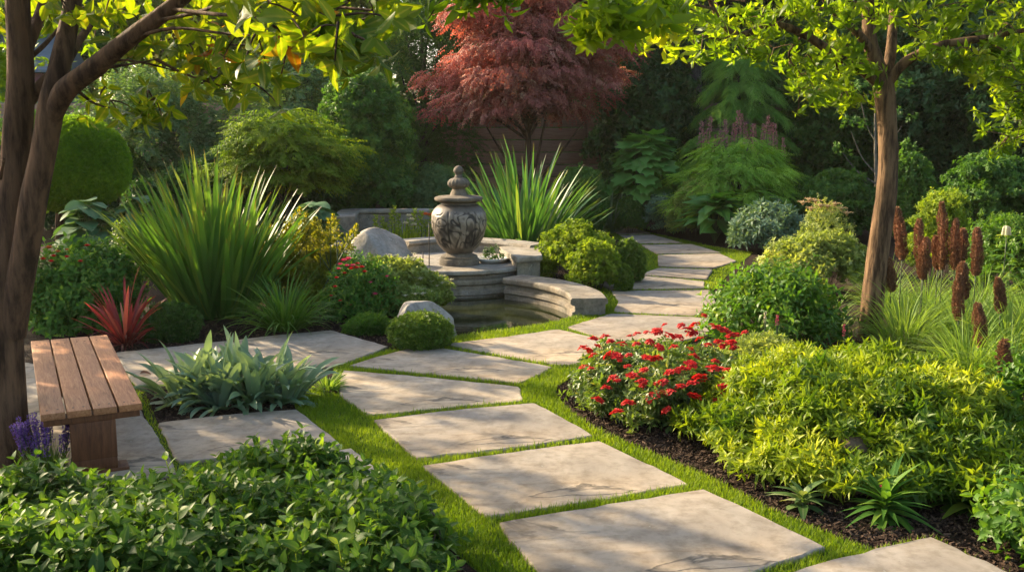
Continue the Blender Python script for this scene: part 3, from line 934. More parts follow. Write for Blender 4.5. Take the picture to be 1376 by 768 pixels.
def slab(key):
    poly, label = SLABS[key]
    q = np.array(px(poly))
    gr_ = .030 if q[:, 1].min() > 12.5 else .012
    cc_ = q.mean(0)
    ex_ = np.linalg.norm(q - cc_, axis=1, keepdims=True)
    q = q + (q - cc_) / ex_ * gr_ * 1.4
    r = np.random.default_rng(abs(hash(key)) % 1000 if False else sum(map(ord, key)))
    c = q.mean(0)
    pts = []
    for i in range(len(q)):
        a, b = q[i], q[(i + 1) % len(q)]
        k = max(3, int(np.linalg.norm(b - a) / .09))
        for f in np.linspace(0, 1, k, endpoint=False):
            ee = min(f, 1 - f) * np.linalg.norm(b - a)
            p = a + (b - a) * f
            nrm = np.array((b[1] - a[1], -(b[0] - a[0]))) / (np.linalg.norm(b - a) + 1e-6)
            p = p + nrm * r.normal(0, .0045) * (f > 0)
            if f == 0:
                p = p + (c - p) / np.linalg.norm(c - p) * .012
            pts.append(p)
    pts = np.array(pts)
    n = len(pts)
    # local inset towards the inside of the outline
    tn = np.roll(pts, -1, 0) - np.roll(pts, 1, 0)
    nr = np.stack((-tn[:, 1], tn[:, 0]), -1)
    nr /= np.linalg.norm(nr, axis=1, keepdims=True)
    if ((c - pts) * nr).sum() < 0:
        nr = -nr
    top = 0.030 + r.uniform(-.004, .006)
    rings = [(0, -.05), (0, top - .010), (.004, top - .003), (.012, top)]
    V = np.concatenate([np.c_[pts + nr * a, np.full(n, z) + (r.normal(0, .001, n) if z > 0 else 0)] for a, z in rings])
    V[:, :2] -= c
    Fq = [((k * n + i), (k * n + (i + 1) % n), ((k + 1) * n + (i + 1) % n), ((k + 1) * n + i)) for k in range(3) for i in range(n)]
    area = 0.5 * (pts[:, 0] * np.roll(pts[:, 1], -1) - np.roll(pts[:, 0], -1) * pts[:, 1]).sum()
    Fq = np.array(Fq)
    topf = np.arange(3 * n, 4 * n)[None]
    if area < 0:
        Fq, topf = Fq[:, ::-1], topf[:, ::-1]
    m_ = MB()
    m_.add(V, [Fq, topf])
    o = m_.build('paving_slab', M['slab'], None, (*c, 0), smooth=False)
    tag(o, label, 'paving slab', 'stone slabs of the garden paths')
    return pts
slab_polys = {k: slab(k) for k in SLABS}

# grass blades: one sheet of uncountable turf
def turf(polys, dens, hgt, wid, seed, extra_out=()):
    r = np.random.default_rng(seed)
    pts = []
    for poly in polys:
        lo, hi = poly.min(0), poly.max(0)
        # nearer turf is grown denser
        for y0, y1, dn, k in dens:
            a, b = max(lo[1], y0), min(hi[1], y1)
            if b <= a:
                continue
            n = int((hi[0] - lo[0]) * (b - a) * dn)
            p = np.stack((r.uniform(lo[0], hi[0], n), r.uniform(a, b, n)), -1)
            p = p[inside(p, poly)]
            pts.append(np.c_[p, np.full(len(p), k)])
    p = np.concatenate(pts)
    keep = np.ones(len(p), bool)
    for sp_ in slab_polys.values():
        keep &= ~inside(p[:, :2], sp_)
    keep &= ~inside(p[:, :2], pool_outline)
    p = p[keep]
    n = len(p)
    sn = SN(3, 2.2, 10)
    patch = sn(np.c_[p[:, :2], np.zeros(n)])
    h = r.uniform(.5, 1.2, n) * hgt * (1 + .3 * patch) * np.where(r.uniform(0, 1, n) < .03, 1.5, 1.0) * np.interp(p[:, 1], (9, 14), (1, .55))
    wd = wid * p[:, 2] * r.uniform(.7, 1.3, n)
    a = r.uniform(0, 6.283, n)
    ln = r.uniform(0.1, .75, n)
    dx = np.stack((np.cos(a), np.sin(a)), -1)
    sd = np.stack((-np.sin(a), np.cos(a)), -1)
    b = np.c_[p[:, :2], np.full(n, .004)]
    z3 = lambda xy, z: np.c_[xy, z]
    mid = b + z3(dx * (h * ln * .35)[:, None], h * .6)
    tip = b + z3(dx * (h * ln * .95)[:, None], h)
    s3 = z3(sd * wd[:, None] / 2, np.zeros(n))
    V = np.stack((b - s3, b + s3, mid - s3 * .8, mid + s3 * .8, tip), 1).reshape(-1, 3)
    o5 = (np.arange(n) * 5)[:, None]
    m_ = MB()
    t = np.clip(r.uniform(0, .75, n) + .28 * SN(9, 1.3, 8)(np.c_[p[:, :2], np.zeros(n)]), 0, 1)
    m_.add(V, [np.array([[0, 1, 3, 2]]) + o5, np.array([[2, 3, 4]]) + o5], np.repeat(t, 5))
    o = m_.build('lawn_grass', M['grass'], smooth=False)
    setting(o, 'stuff')
    return o
ring_poly = np.array(px(RING_OUT) + pool_front[::-1][:0] + [P(790, 385)[:2]])
turf([lawn_poly], ((0, 6.5, 15000, 1), (6.5, 9, 10000, 1.25), (9, 13, 6500, 1.7), (13, 30, 2600, 2.8)), .046, .0040, 11)
turf([np.array(px(j)) for j in (JOINTS[0], JOINTS[2])], ((0, 13, 5000, 1.2),), .026, .004, 12)

# loose mulch chips where the bare beds show
def chips(boxes, seed):
    r = np.random.default_rng(seed)
    m_ = MB()
    tpl = T(np.array([(-.5, -.16, 0), (.5, -.2, 0.03), (.46, .2, 0), (-.48, .15, .05), (-.4, -.1, .16), (.42, -.12, .2), (.4, .14, .17), (-.44, .1, .2)]),
            [np.array([(4, 5, 6, 7), (0, 1, 5, 4), (1, 2, 6, 5), (2, 3, 7, 6), (3, 0, 4, 7)])])
    for poly, dn in boxes:
        q = np.array(px(poly))
        lo, hi = q.min(0), q.max(0)
        n = int((hi[0] - lo[0]) * (hi[1] - lo[1]) * dn)
        p = np.stack((r.uniform(lo[0], hi[0], n), r.uniform(lo[1], hi[1], n)), -1)
        k = inside(p, q) & ~inside(p, lawn_poly) & ~inside(p, pool_outline)
        for sp_ in slab_polys.values():
            k &= ~inside(p, sp_)
        p = p[k]
        n = len(p)
        nn = norm(np.array((0, 0, 1.)) + r.normal(0, .35, (n, 3)))
        Mx = frames(rdir(n, r), nn) * r.uniform(.014, .045, n)[:, None, None]
        m_.scatter(tpl, Mx, np.c_[p, r.uniform(0, .012, n)], r.uniform(0, 1, n))
    setting(m_.build('mulch_chips', M['chip'], smooth=False), 'stuff')
chips([([(740, 520), (790, 500), (900, 560), (1060, 640), (1380, 690), (1420, 800), (1250, 728), (1150, 742), (940, 640), (790, 575)], 2600),
       ([(120, 440), (560, 430), (560, 480), (440, 455), (150, 485)], 1500),
       ([(190, 530), (400, 530), (405, 556), (212, 575)], 2600), ([(690, 372), (830, 350), (900, 352), (860, 370), (790, 382)], 1000),
       ([(540, 690), (600, 740), (650, 790), (500, 800)], 2600), ([(-40, 560), (60, 640), (250, 640), (250, 720), (-60, 720)], 1200)], 5)

# ================================================================== FOUNTAIN
def sweep(mb, path, prof, n=40, m=0):
    c = crv(np.c_[np.asarray(path), np.zeros(len(path))], n)[:, :2]
    tn = np.gradient(c, axis=0)
    tn /= np.linalg.norm(tn, axis=1, keepdims=True)
    nr = np.stack((-tn[:, 1], tn[:, 0]), -1)
    k = len(prof)
    pr = np.asarray(prof, float)
    V = np.concatenate((c[:, None] + nr[:, None] * pr[None, :, :1], np.repeat(pr[None, :, 1:], n, 0)), -1)
    i, j = np.meshgrid(np.arange(n - 1), np.arange(k), indexing='ij')
    j2 = (j + 1) % k
    mb.add(V.reshape(-1, 3), [np.stack((i * k + j, i * k + j2, (i + 1) * k + j2, (i + 1) * k + j), -1).reshape(-1, 4),
                              np.array([np.arange(k)[::-1], np.arange((n - 1) * k, n * k)])], .5, 0, 0, m)
def sharp(o):
    for p_ in o.data.polygons:
        p_.use_smooth = True
    if hasattr(o.data, 'set_sharp_from_angle'):
        o.data.set_sharp_from_angle(angle=R(32))
    return o
# curved pond wall: path runs from the pier to the open end, +offset is away from the pond
prof = [(-.19, -.5), (-.19, .0), (-.215, .012), (-.215, .05), (-.18, .065), (-.18, .125), (-.225, .145), (-.235, .165), (-.235, .205), (-.215, .225),
        (.195, .225), (.215, .205), (.215, .16), (.185, .15), (.185, -.3)]
m_ = MB()
sweep(m_, wall_mid, prof[::1], 46)
o = sharp(m_.build('pond_wall', M['wetstone']))
tag(o, 'low curved stone wall with moulded inner face round the right of the pond', 'low wall')
m_ = MB()
lathe(m_, [(1.02, -.5), (1.02, -.05), (1.06, -.035), (1.06, .015), (1.01, .03), (1.01, .085), (1.05, .11), (1.06, .15), (1.05, .175), (1.0, .19), (1.0, .225), (1.09, .245), (1.12, .262), (1.12, .295), (1.105, .31), (.01, .312)], 96, center=c_pl, cap_top=False)
o = sharp(m_.build('fountain_plinth', M['stone']))
tag(o, 'round stepped stone plinth standing in the pond under the urn', 'fountain base')
# square pier
pier = thing('stone_pier', 'low square stone pier with a chamfered flat cap beside the urn', 'stone pier', (0, 0, 0))
capq = np.array(px([(695, 346), (729, 343), (721, 328), (671, 331), (673, 334)], .46))
def prism(mb, poly, z0, z1, inset=0.0, bev=0.012):
    c = poly.mean(0)
    p = c + (poly - c) * (1 - inset)
    n = len(p)
    q = c + (p - c) * (1 - bev)
    V = np.concatenate((np.c_[p, np.full(n, z0)], np.c_[p, np.full(n, z1 - bev)], np.c_[q, np.full(n, z1)]))
    a = (p[:, 0] * np.roll(p[:, 1], -1) - np.roll(p[:, 0], -1) * p[:, 1]).sum()
    Fq = np.array([(k * n + i, k * n + (i + 1) % n, (k + 1) * n + (i + 1) % n, (k + 1) * n + i) for k in (0, 1) for i in range(n)])
    top = np.arange(2 * n, 3 * n)[None]
    if a < 0:
        Fq, top = Fq[:, ::-1], top[:, ::-1]
    mb.add(V, [Fq, top, np.arange(n)[None][:, ::-1 if a > 0 else 1]])
m_ = MB(); prism(m_, capq, .395, .46, 0, .02); m_.build('cap', M['stone'], pier, smooth=False)
m_ = MB(); prism(m_, capq, -.45, .37, .10); prism(m_, capq, .37, .396, .05); m_.build('body', M['stone'], pier, smooth=False)
# back walls
def low_wall(name, label, path, top, th, n=30, cope=.06):
    t = thing(name, label, 'low wall')
    m_ = MB()
    h = th / 2
    sweep(m_, path, [(-h, -.1), (-h, top - cope - .02), (h, top - cope - .02), (h, -.1)], n)
    sharp(m_.build('wall_body', M['stone'], t))
    m_ = MB()
    sweep(m_, path, [(-h - .035, top - cope), (-h - .045, top - cope * .6), (-h - .03, top), (h + .03, top), (h + .045, top - cope * .6), (h + .035, top - cope), (h, top - cope - .021), (-h, top - cope - .021)], n)
    sharp(m_.build('coping', M['stone'], t))
low_wall('basin_wall', 'low stone wall with dark coping directly behind the urn', px([(540, 323), (575, 320), (612, 319), (668, 322), (724, 328)], .5), .5, .3)
low_wall('garden_wall', 'farther and taller stone wall with flat pale coping behind the yellow flowers', px([(462, 291), (470, 282), (484, 281), (545, 281), (612, 281), (650, 282)], .75), .75, .3)

# urn
ub = P(615.7, 358.5, .31)
ub = np.array((ub[0], ub[1] + .285, .312))
urn = thing('stone_urn', 'large lidded stone urn with dark worn relief carving on the round plinth', 'urn', ub)
k = 1 / 91.5
m_ = MB()
lathe(m_, [(26.3 * k, 0), (26.3 * k, .075), (25.6 * k, .09), (23.8 * k, .094), (24.2 * k, .105), (24 * k, .128), (20 * k, .145), (17 * k, .16), (16.6 * k, .175)], 72)
sharp(m_.build('foot', M['urnstone'], urn))
pr = np.array([(16.5, 15.5), (19, 17), (24, 22), (28.5, 29), (32, 37), (34.5, 46), (35.8, 54), (35.9, 60), (35, 66), (32.6, 71.5), (29, 75.5), (25, 78), (22.6, 79), (22.5, 81)])
zz = np.linspace(0, len(pr) - 1, 130)
cr = crv(np.c_[pr, np.zeros(len(pr))], 130)[:, :2] * k
seg = 260
a = np.linspace(0, 2 * math.pi, seg, endpoint=False)
TH, ZI = np.meshgrid(a, np.arange(130))
Rr, Zz = cr[ZI, 0], cr[ZI, 1]
q = np.stack((np.cos(TH) * .40, np.sin(TH) * .40, Zz), -1).reshape(-1, 3)
s1, s2, s3 = SN(21, 22, 8), SN(22, 22, 8), SN(23, 34, 12)
wq = q + .045 * np.stack((s1(q), s2(q), s1(q[:, ::-1])), -1)
f1 = s3(wq)
f2 = SN(24, 70, 14)(wq)
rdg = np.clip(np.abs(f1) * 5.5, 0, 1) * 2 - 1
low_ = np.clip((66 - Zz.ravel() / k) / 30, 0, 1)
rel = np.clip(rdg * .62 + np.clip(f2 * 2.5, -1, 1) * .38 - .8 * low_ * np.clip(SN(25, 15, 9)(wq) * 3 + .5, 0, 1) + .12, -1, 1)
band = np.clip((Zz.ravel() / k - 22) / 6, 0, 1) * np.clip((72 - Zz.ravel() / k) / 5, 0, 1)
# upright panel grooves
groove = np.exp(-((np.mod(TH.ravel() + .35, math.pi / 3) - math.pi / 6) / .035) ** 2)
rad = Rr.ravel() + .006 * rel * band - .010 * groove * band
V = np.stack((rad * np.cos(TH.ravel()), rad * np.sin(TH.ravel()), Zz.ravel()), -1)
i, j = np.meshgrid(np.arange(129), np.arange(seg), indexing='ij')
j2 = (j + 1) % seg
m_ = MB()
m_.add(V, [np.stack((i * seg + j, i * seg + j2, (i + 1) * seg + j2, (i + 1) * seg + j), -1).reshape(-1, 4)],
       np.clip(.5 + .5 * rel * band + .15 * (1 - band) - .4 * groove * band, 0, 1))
qm = N('carved_urn')
nz = qm.noise(7, 6, .65)
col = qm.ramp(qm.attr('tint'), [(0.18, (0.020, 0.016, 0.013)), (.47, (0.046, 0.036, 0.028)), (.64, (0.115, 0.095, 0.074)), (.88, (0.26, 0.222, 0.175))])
col = qm.mix(col, qm.mix(col, (0.5, 0.46, 0.42), 1, 'MULTIPLY'), qm.ramp(nz, [(0.45, 0), (0.65, 0.8)]))
qm.l(col, qm.b.inputs['Base Color'])
qm.b.inputs['Roughness'].default_value = .5
qm.bump(qm.noise(40, 5), .4, .006)
M['urn'] = qm.m
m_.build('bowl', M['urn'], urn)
m_ = MB()
lathe(m_, [(22 * k, 81 * k), (27.5 * k, 82.5 * k), (31 * k, 84 * k), (31.6 * k, 86 * k), (31 * k, 88 * k), (27 * k, 89.2 * k), (12 * k, 90.6 * k), (10.5 * k, 93 * k), (9.2 * k, 96 * k), (7.8 * k, 98.5 * k), (8.5 * k, 99.5 * k)], 72)
lid = sharp(m_.build('lid', M['urnstone'], urn))
m_ = MB()
bp = [(8 * k, 99.5 * k), (11.4 * k, 101 * k), (13.6 * k, 104 * k), (13.8 * k, 107 * k), (12 * k, 110 * k), (9 * k, 112 * k), (5.5 * k, 113.2 * k), (6 * k, 114.2 * k)]
lathe(m_, crv(np.c_[bp, np.zeros(len(bp))], 24)[:, :2], 72, lobes=(16, .09, 100 * k, 112 * k))
bp = [(5.5 * k, 114 * k), (4.4 * k, 116 * k), (4.6 * k, 118 * k), (6.4 * k, 121 * k), (6.2 * k, 124 * k), (4 * k, 127 * k), (.3 * k, 129 * k)]
lathe(m_, crv(np.c_[bp, np.zeros(len(bp))], 20)[:, :2], 40)
m_.build('finial', M['urnstone'], lid)

# small white bowl of greenery by the urn
b = P(661, 354, .31)
t = thing('planter_bowl', 'shallow white bowl planted with small greenery right of the urn', 'planter', (b[0], b[1] + .15, .312))
m_ = MB()
lathe(m_, [(.16, 0), (.19, .01), (.235, .045), (.245, .065), (.235, .068), (.21, .05), (.01, .045)], 40, cap_top=False)
m_.build('bowl', M['white'], t)
mound('plant', '', '', (0, 0, 0), .15, .12, .20, ['per'], .5, 46, M['boxdark'], z0=.05, parent=t, part='plant', nst=5, seed=4)
# two slim upright water reeds of bronze pipe left of the urn
for (a_, b_, c_, lab) in ((576, 300, 350, 'thin dark stake standing closest to the left side of the urn'), (568, 338, 356, 'short thin dark stake left of the urn foot')):
    z1 = at(a_, b_, 14.0)
    m_ = MB()
    tube(m_, [(0, 0, 0), (.005, 0, z1[2] - .31)], (.008, .006), 8, 3)
    tag(m_.build('garden_stake', M['iron'], None, (z1[0], 14.0, .31)), lab, 'garden stake', 'thin stakes by the urn')
# dark draped figure like stake behind the far wall
z1 = at(511, 253, 19.6)
m_ = MB()
lathe(m_, [(.20, 0), (.185, .25), (.15, .5), (.12, .62), (.10, .72), (.085, .8), (.05, .86), (.02, z1[2] - .1 if z1[2] > 1 else .95)], 14, lobes=(7, .25, 0, .7))
tag(m_.build('covered_post', M['iron'], None, (z1[0], 19.6, 0)), 'dark brown draped cone shape standing behind the far stone wall', 'covered post')

# boulders
def boulder(label, loc, half, seed, mat='boulder', cuts=9, rotz=0):
    bm = bmesh.new()
    bmesh.ops.create_icosphere(bm, subdivisions=5, radius=1)
    V = np.array([v.co[:] for v in bm.verts])
    Ft = np.array([[v.index for v in f.verts] for f in bm.faces])
    bm.free()
    r = np.random.default_rng(seed)
    V = V / ((np.abs(V) ** 2.7).sum(1) ** (1 / 2.7))[:, None]
    V = V * (1 + .10 * SN(seed, 1.6, 8)(V))[:, None]
    for _ in range(max(3, cuts + 6)):
        d = norm(r.normal(size=3) * np.array((1, 1, .8)) + np.array((0, 0, .25)))
        h = r.uniform(.66, .90)
        s_ = V @ d
        k_ = s_ > h
        V[k_] -= ((s_[k_] - h) * .86)[:, None] * d
    V = V * (1 + .05 * SN(seed + 1, 5, 10)(V) + .022 * SN(seed + 2, 13, 12)(V))[:, None]
    V = V / np.abs(V).max(0)
    m_ = MB()
    m_.add(V * np.array(half), [Ft])
    o = m_.build('boulder', M[mat], None, loc)
    o.rotation_euler = (0, 0, rotz)
    return tag(o, label, 'boulder', 'boulders of the garden')
x, rx, h = span(456, 566, 307, 13.9)
boulder('largest pale grey boulder behind the white flowering bush, left of the urn', (x, 13.9, .05), (rx * 1.02, .55, h - .05), 18, cuts=2)
x, rx, h = span(513, 610, 404, 10.75)
boulder('smaller grey boulder leaning behind the clipped round bush at the edge of the pond', (x, 10.72, .02), (rx * 1.06, .36, h), 52, cuts=0)
x, rx, h = span(440, 478, 322, 15.0)
boulder('small grey boulder half hidden by the goldenrod, behind the largest boulder', (x, 15.0, .1), (rx, .3, h - .1), 25)
_b = P(1158, 664)
boulder('brown rock shaded under the skirt of the lime shrub', (_b[0], _b[1] + .16, .02), (.26, .22, .36), 31, 'boulderbrown')

# ================================================================== BENCH
f0, f1 = P(124, 549, .46), P(78, 455, .46)
ax = norm((f1 - f0)[:2] + np.array((.10, 0)))
wx = np.array((ax[1], -ax[0]))
ln = np.linalg.norm((f1 - f0)[:2])
bang = math.atan2(ax[1], ax[0]) - math.pi / 2
bench = thing('garden_bench', 'backless wooden bench with four long planks on slab legs by the left tree', 'bench', (*f0[:2], 0), None, bang)
for i in range(4):
    m_ = MB()
    x = (i - 1.5) * .152
    box(m_, (x, ln / 2, .4375), (.070, ln / 2, .0225), 0, .005, tint=[.15, .6, .35, .8][i])
    pk_ = m_.build('plank', M['wood'], bench)
    for j_, (sx_, sy_) in enumerate(((-.03, .085), (.03, .085), (-.03, ln - .2), (.03, ln - .2))):
        if not (i or j_):
            sm_ = MB()
            lathe(sm_, [(.0075, -.004), (.0075, .0008), (.006, .0016), (.0012, .0010)], 12)
            screw = sm_.build('screw', M['iron'], pk_, (x + sx_, sy_, .4603))
        else:
            sc_ = screw.copy()
            C.objects.link(sc_)
            sc_.parent = pk_
            sc_.location = (x + sx_, sy_, .4603)
for y in (.085, ln - .2):
    m_ = MB()
    box(m_, (0, y, .245), (.135, .065, .125), 0, .005)
    box(m_, (0, y, .085), (.133, .064, .036), 0, .003)
    lg_ = m_.build('leg', M['wooddark'], bench)
    m_ = MB()
    box(m_, (0, y, .025), (.20, .085, .024), 0, .006)
    m_.build('foot', M['wooddark'], lg_)
    m_ = MB()
    box(m_, (0, y, .3915), (.285, .055, .0228), 0, .004)
    m_.build('crossbar', M['wooddark'], bench)
m_ = MB()
for s_ in (-.262, .262):
    box(m_, (s_, ln / 2, .372), (.014, ln / 2 - .33, .038), 0, .004)
m_.build('side_rail', M['wooddark'], bench)

# ================================================================== FAR BUILDINGS AND FENCE
fy = 27.0
ft = at(700, 138, fy)[2]
fence = thing('timber_fence', 'dark brown fence of wide horizontal timbers behind the red maple', 'fence', (0, fy, 0))
m_ = MB()
nb = 9
for i in range(nb):
    z = ft * (i + .5) / nb
    for xa in np.arange(-14, 14, 4.0):
        box(m_, (xa + 2, (.012 if i % 2 else 0), z), (1.985, .04, ft / nb / 2 - .012), 0, .008, tint=random.random())
m_.build('board_panel', M['fence'], fence)
for xa in np.arange(-14, 14.1, 4.0):
    m_ = MB()
    box(m_, (xa, .14, ft / 2 + .05), (.08, .08, ft / 2 + .06), 0, .01)
    m_.build('post', M['fence'], fence)
sx0, sx1 = at(-40, 100, 29)[0], at(62, 100, 29)[0]
shed = thing('garden_shed', 'green boarded shed with maroon panel and slate blue roof behind the left tree', 'shed', ((sx0 + sx1) / 2, 29, 0))
hw = (sx1 - sx0) / 2
zt, zr = at(30, 92, 29)[2], at(30, 40, 29)[2]
m_ = MB(); box(m_, (0, 1.2, zt / 2), (hw, 1.2, zt / 2), 0, .02)
m_.build('wall', M['shedgreen'], shed)
m_ = MB(); box(m_, (hw * .45, -.03, zt - .35), (hw * .5, .025, .22), 0, .01); m_.build('panel', M['shedred'], shed)
m_ = MB()
m_.add([(-hw - .2, -.25, zt - .05), (hw + .2, -.25, zt - .05), (hw + .2, 1.2, zr), (-hw - .2, 1.2, zr), (-hw - .2, 2.65, zt - .05), (hw + .2, 2.65, zt - .05),
        (-hw - .2, -.25, zt - .12), (hw + .2, -.25, zt - .12), (hw + .2, 2.65, zt - .12), (-hw - .2, 2.65, zt - .12)],
       [np.array([(0, 1, 2, 3), (3, 2, 5, 4), (6, 7, 1, 0), (6, 9, 8, 7)]), np.array([(1, 7, 8, 5, 2), (0, 3, 4, 9, 6)])])
m_.build('roof', M['shedroof'], shed, smooth=False)
hx0, hx1 = at(395, 80, 37)[0], at(492, 80, 37)[0]
house = thing('neighbour_house', 'pale grey sided house glimpsed through leaves behind the top of the big hedge', 'house', ((hx0 + hx1) / 2, 38, 0))
hw = (hx1 - hx0) / 2
zt = at(450, 78, 37)[2]
m_ = MB()
for i in range(22):
    box(m_, (0, 1.5, zt * (i + .5) / 22), (hw, 1.5 + (.01 if i % 2 else 0), zt / 44 - .006), 0, .004)
m_.build('wall', M['siding'], house)
m_ = MB()
m_.add([(-hw - .3, -.4, zt), (hw + .3, -.4, zt), (hw + .3, 1.5, zt + 1.2), (-hw - .3, 1.5, zt + 1.2), (-hw - .3, 3.4, zt), (hw + .3, 3.4, zt)],
       [np.array([(0, 1, 2, 3), (3, 2, 5, 4), (0, 4, 5, 1)]), np.array([(1, 5, 2), (0, 3, 4)])])
m_.build('roof', M['shedroof'], house, smooth=False)

# ================================================================== BACKGROUND TREES AND SHRUBS
G_BG = 'trees closing the back of the garden'
bg_tree('dark_evergreen_tree', 'dark evergreen tree between the red maple and the grey trunk', 'tree', 812, 935, -120, 26.0, M['dark'], 'bg', 1.15, 20, 46, .85, seed=1, group=G_BG)
bg_tree('conifer_tree', 'dark column shaped conifer left of the red maple', 'conifer', 497, 632, -25, 25.6, M['conifer'], ['needle'], .8, 22, 44, .62, seed=2, flat=True, up=-.1, squash=.8, group=G_BG)
bg_tree('sunlit_tree', 'yellow green sunlit tree above the left hedge, beside the column conifer', 'tree', 380, 560, -90, 31.5, M['yellowtree'], 'bg', 1.2, 13, 34, 1.0, seed=3, group=G_BG, z0=1.5)
bg_tree('evergreen_tree', 'tall dark evergreen tree behind the trunk of the right tree', 'tree', 1190, 1395, -130, 25.0, M['dark'], 'bg', 1.2, 18, 60, 1.0, seed=4, group=G_BG)
bg_tree('broadleaf_tree', 'green broadleaf tree between the weeping conifer and the right tree', 'tree', 1050, 1215, 20, 26.5, M['mid'], 'bg', 1.15, 18, 40, .9, seed=5, group=G_BG)
bg_tree('hedge_tree', 'tall dark tree closing the far right corner', 'tree', 1350, 1620, -150, 22.0, M['dark'], 'bg', 1.2, 15, 50, 1.1, seed=6, group=G_BG)
bg_tree('backdrop_tree', 'tall green tree rising behind the red maple', 'tree', 560, 900, -330, 33.0, M['mid'], 'bg', 1.5, 15, 60, 1.5, seed=7, group=G_BG)
bg_tree('backdrop_tree', 'tall green tree rising behind the weeping conifer', 'tree', 900, 1180, -330, 32.0, M['dark'], 'bg', 1.5, 11, 60, 1.5, seed=8, group=G_BG)
bg_tree('backdrop_tree', 'tall dark tree rising behind the top right leaves', 'tree', 1160, 1520, -330, 31.0, M['mid'], 'bg', 1.5, 15, 60, 1.5, seed=9, group=G_BG)
bg_tree('backdrop_tree', 'tall green tree behind the shed and the left tree', 'tree', -200, 130, -260, 32.5, M['mid'], 'bg', 1.5, 15, 50, 1.4, seed=10, group=G_BG, z0=2.2)
bg_tree('backdrop_tree', 'pale green tree behind the big left hedge', 'tree', 120, 420, -210, 35.0, M['yellowtree'], 'bg', 1.4, 15, 60, 1.2, seed=11, group=G_BG)
# grey trunk with its crown out of the frame
x, rx, h = span(917, 945, 60, 26.4)
t = thing('grey_trunk_tree', 'tall straight grey tree trunk behind the weeping conifer', 'tree', (x, 26.4, 0), G_BG)
m_ = MB()
tube(m_, [(0, 0, -.1), (.02, 0, 2.5), (-.03, .05, 5), (.05, .05, 8)], (.30, .27, .24, .16), 20, 40, .06, 4, flare=.2)
m_.build('trunk', M['barkgrey'], t)
m_ = MB()
crown_lumps(m_, [(a + x0, b, z + 6.6, .95) for (a, b, z, q) in dome_lumps(1.7, 1.5, 0, 3.2, 16, .9, 12) for x0 in (0,)], 'bg', 1.2, 10, seed=13)
m_.build('crown', M['dark'], t)

# big hedging shrubs on the left
G_SH = 'big shrubs along the back'
bg_tree('viburnum_shrub', 'grey green spreading shrub behind the clipped ball topiary', 'shrub', 95, 320, 92, 21.5, M['greyvib'], ['layer'], .95, 24, 50, .62, seed=21, group=G_SH, flat=True, up=.15, squash=.55, trunk=.06)
bg_tree('viburnum_shrub', 'blue green high shrub behind the layered yellow green shrub', 'shrub', 275, 540, 58, 22.8, M['greyvib'], ['layer'], .95, 24, 54, .62, seed=22, group=G_SH, flat=True, up=.15, squash=.55, trunk=.06)
bg_tree('laurel_shrub', 'dense dark green shrub right of the layered shrub, above the far stone wall', 'shrub', 425, 556, 96, 20.4, M['mid'], ['bgs'], 1.0, 48, 40, .58, seed=23, group=G_SH, trunk=.06, ry=1.0)
bg_tree('shade_shrub', 'dark leafy shrub low behind the tall left iris clump', 'shrub', 160, 470, 205, 20.3, M['dark'], ['bg'], 1.0, 28, 40, .6, seed=24, group=G_SH, trunk=.06)
bg_tree('shade_shrub', 'dark leafy shrub behind the clipped ball topiary, low under the shed', 'shrub', -60, 190, 150, 22.0, M['dark'], ['bg'], 1.0, 26, 46, .6, seed=25, group=G_SH, trunk=.06)
# layered shrub: flat tiers
def tiered(name, label, cat, x0, x1, ytop, ybot, Y, mat, keys, size, per, tiers, seed, group=None, ry=None, droop=.25, bark='barkgrey', z_low=None, tilt=.0, flatz=.12, trunk=.05, partname='foliage', open_=.0):
    x, rx, h = span(x0, x1, ytop, Y)
    zb = at(x0, ybot, Y)[2] if z_low is None else z_low
    ry = ry or rx * .8
    t = thing(name, label, cat, (x, Y, 0), group)
    r = np.random.default_rng(seed)
    m_ = MB()
    mt = MB()
    tube(mt, [(0, 0, -.05), (.04, .02, zb * .6), (0, 0, h * .8)], (trunk, trunk * .8, trunk * .3), 10, 12, .08, seed)
    for i in range(tiers):
        f = (i + .5) / tiers
        z = zb + (h - zb) * f
        prof = math.sqrt(max(.03, 1 - f ** 2.2))
        for k_ in range(max(3, int(9 * prof))):
            a = k_ * 6.283 / max(3, int(9 * prof)) + r.uniform(-.4, .4) + i
            q = prof * r.uniform(.45, .92)
            c_ = np.array((math.cos(a) * rx * q, math.sin(a) * ry * q, z + r.normal(0, (h - zb) / tiers * .3) - .15 * q * (h - zb) * (1 - f)))
            rr_ = rx * r.uniform(.22, .36) * (.6 + .5 * prof)
            n = int(per * rr_ * rr_ * 3.14)
            u = np.sqrt(r.uniform(0, 1, n)) * rr_
            b = r.uniform(0, 6.283, n)
            p_ = np.stack((u * np.cos(b), u * np.sin(b), -droop * (u / rr_) ** 2 * rr_ + r.normal(0, flatz * .35, n)), -1) + c_
            p_[:, 2] = np.maximum(p_[:, 2], .05)
            o_ = norm(np.stack((np.cos(b) + math.cos(a) * .8, np.sin(b) + math.sin(a) * .8, np.full(n, -.12)), -1))
            sprigs_on(m_, keys, p_, o_, size, tilt, .22, np.clip(r.uniform(.1, .6, n) + r.normal(.05, .22), 0, 1), 0, True, r)
            if k_ % 2 == 0:
                b0 = np.array((0, 0, max(.15, z * .55)))
                tube(mt, [b0, b0 * .45 + c_ * .55 + np.array((0, 0, .05)), c_], (trunk * .4, trunk * .1), 5, 6, cap=False)
    m_.build(partname, mat, t)
    mt.build('trunk', M[bark], t)
    return t
tiered('layered_shrub', 'yellow green shrub of flat layered tiers in front of the dark hedge', 'shrub', 284, 474, 144, 232, 18.6, M['layer'], ['layer'], .75, 150, 7, 31, ry=1.0, group=G_SH)
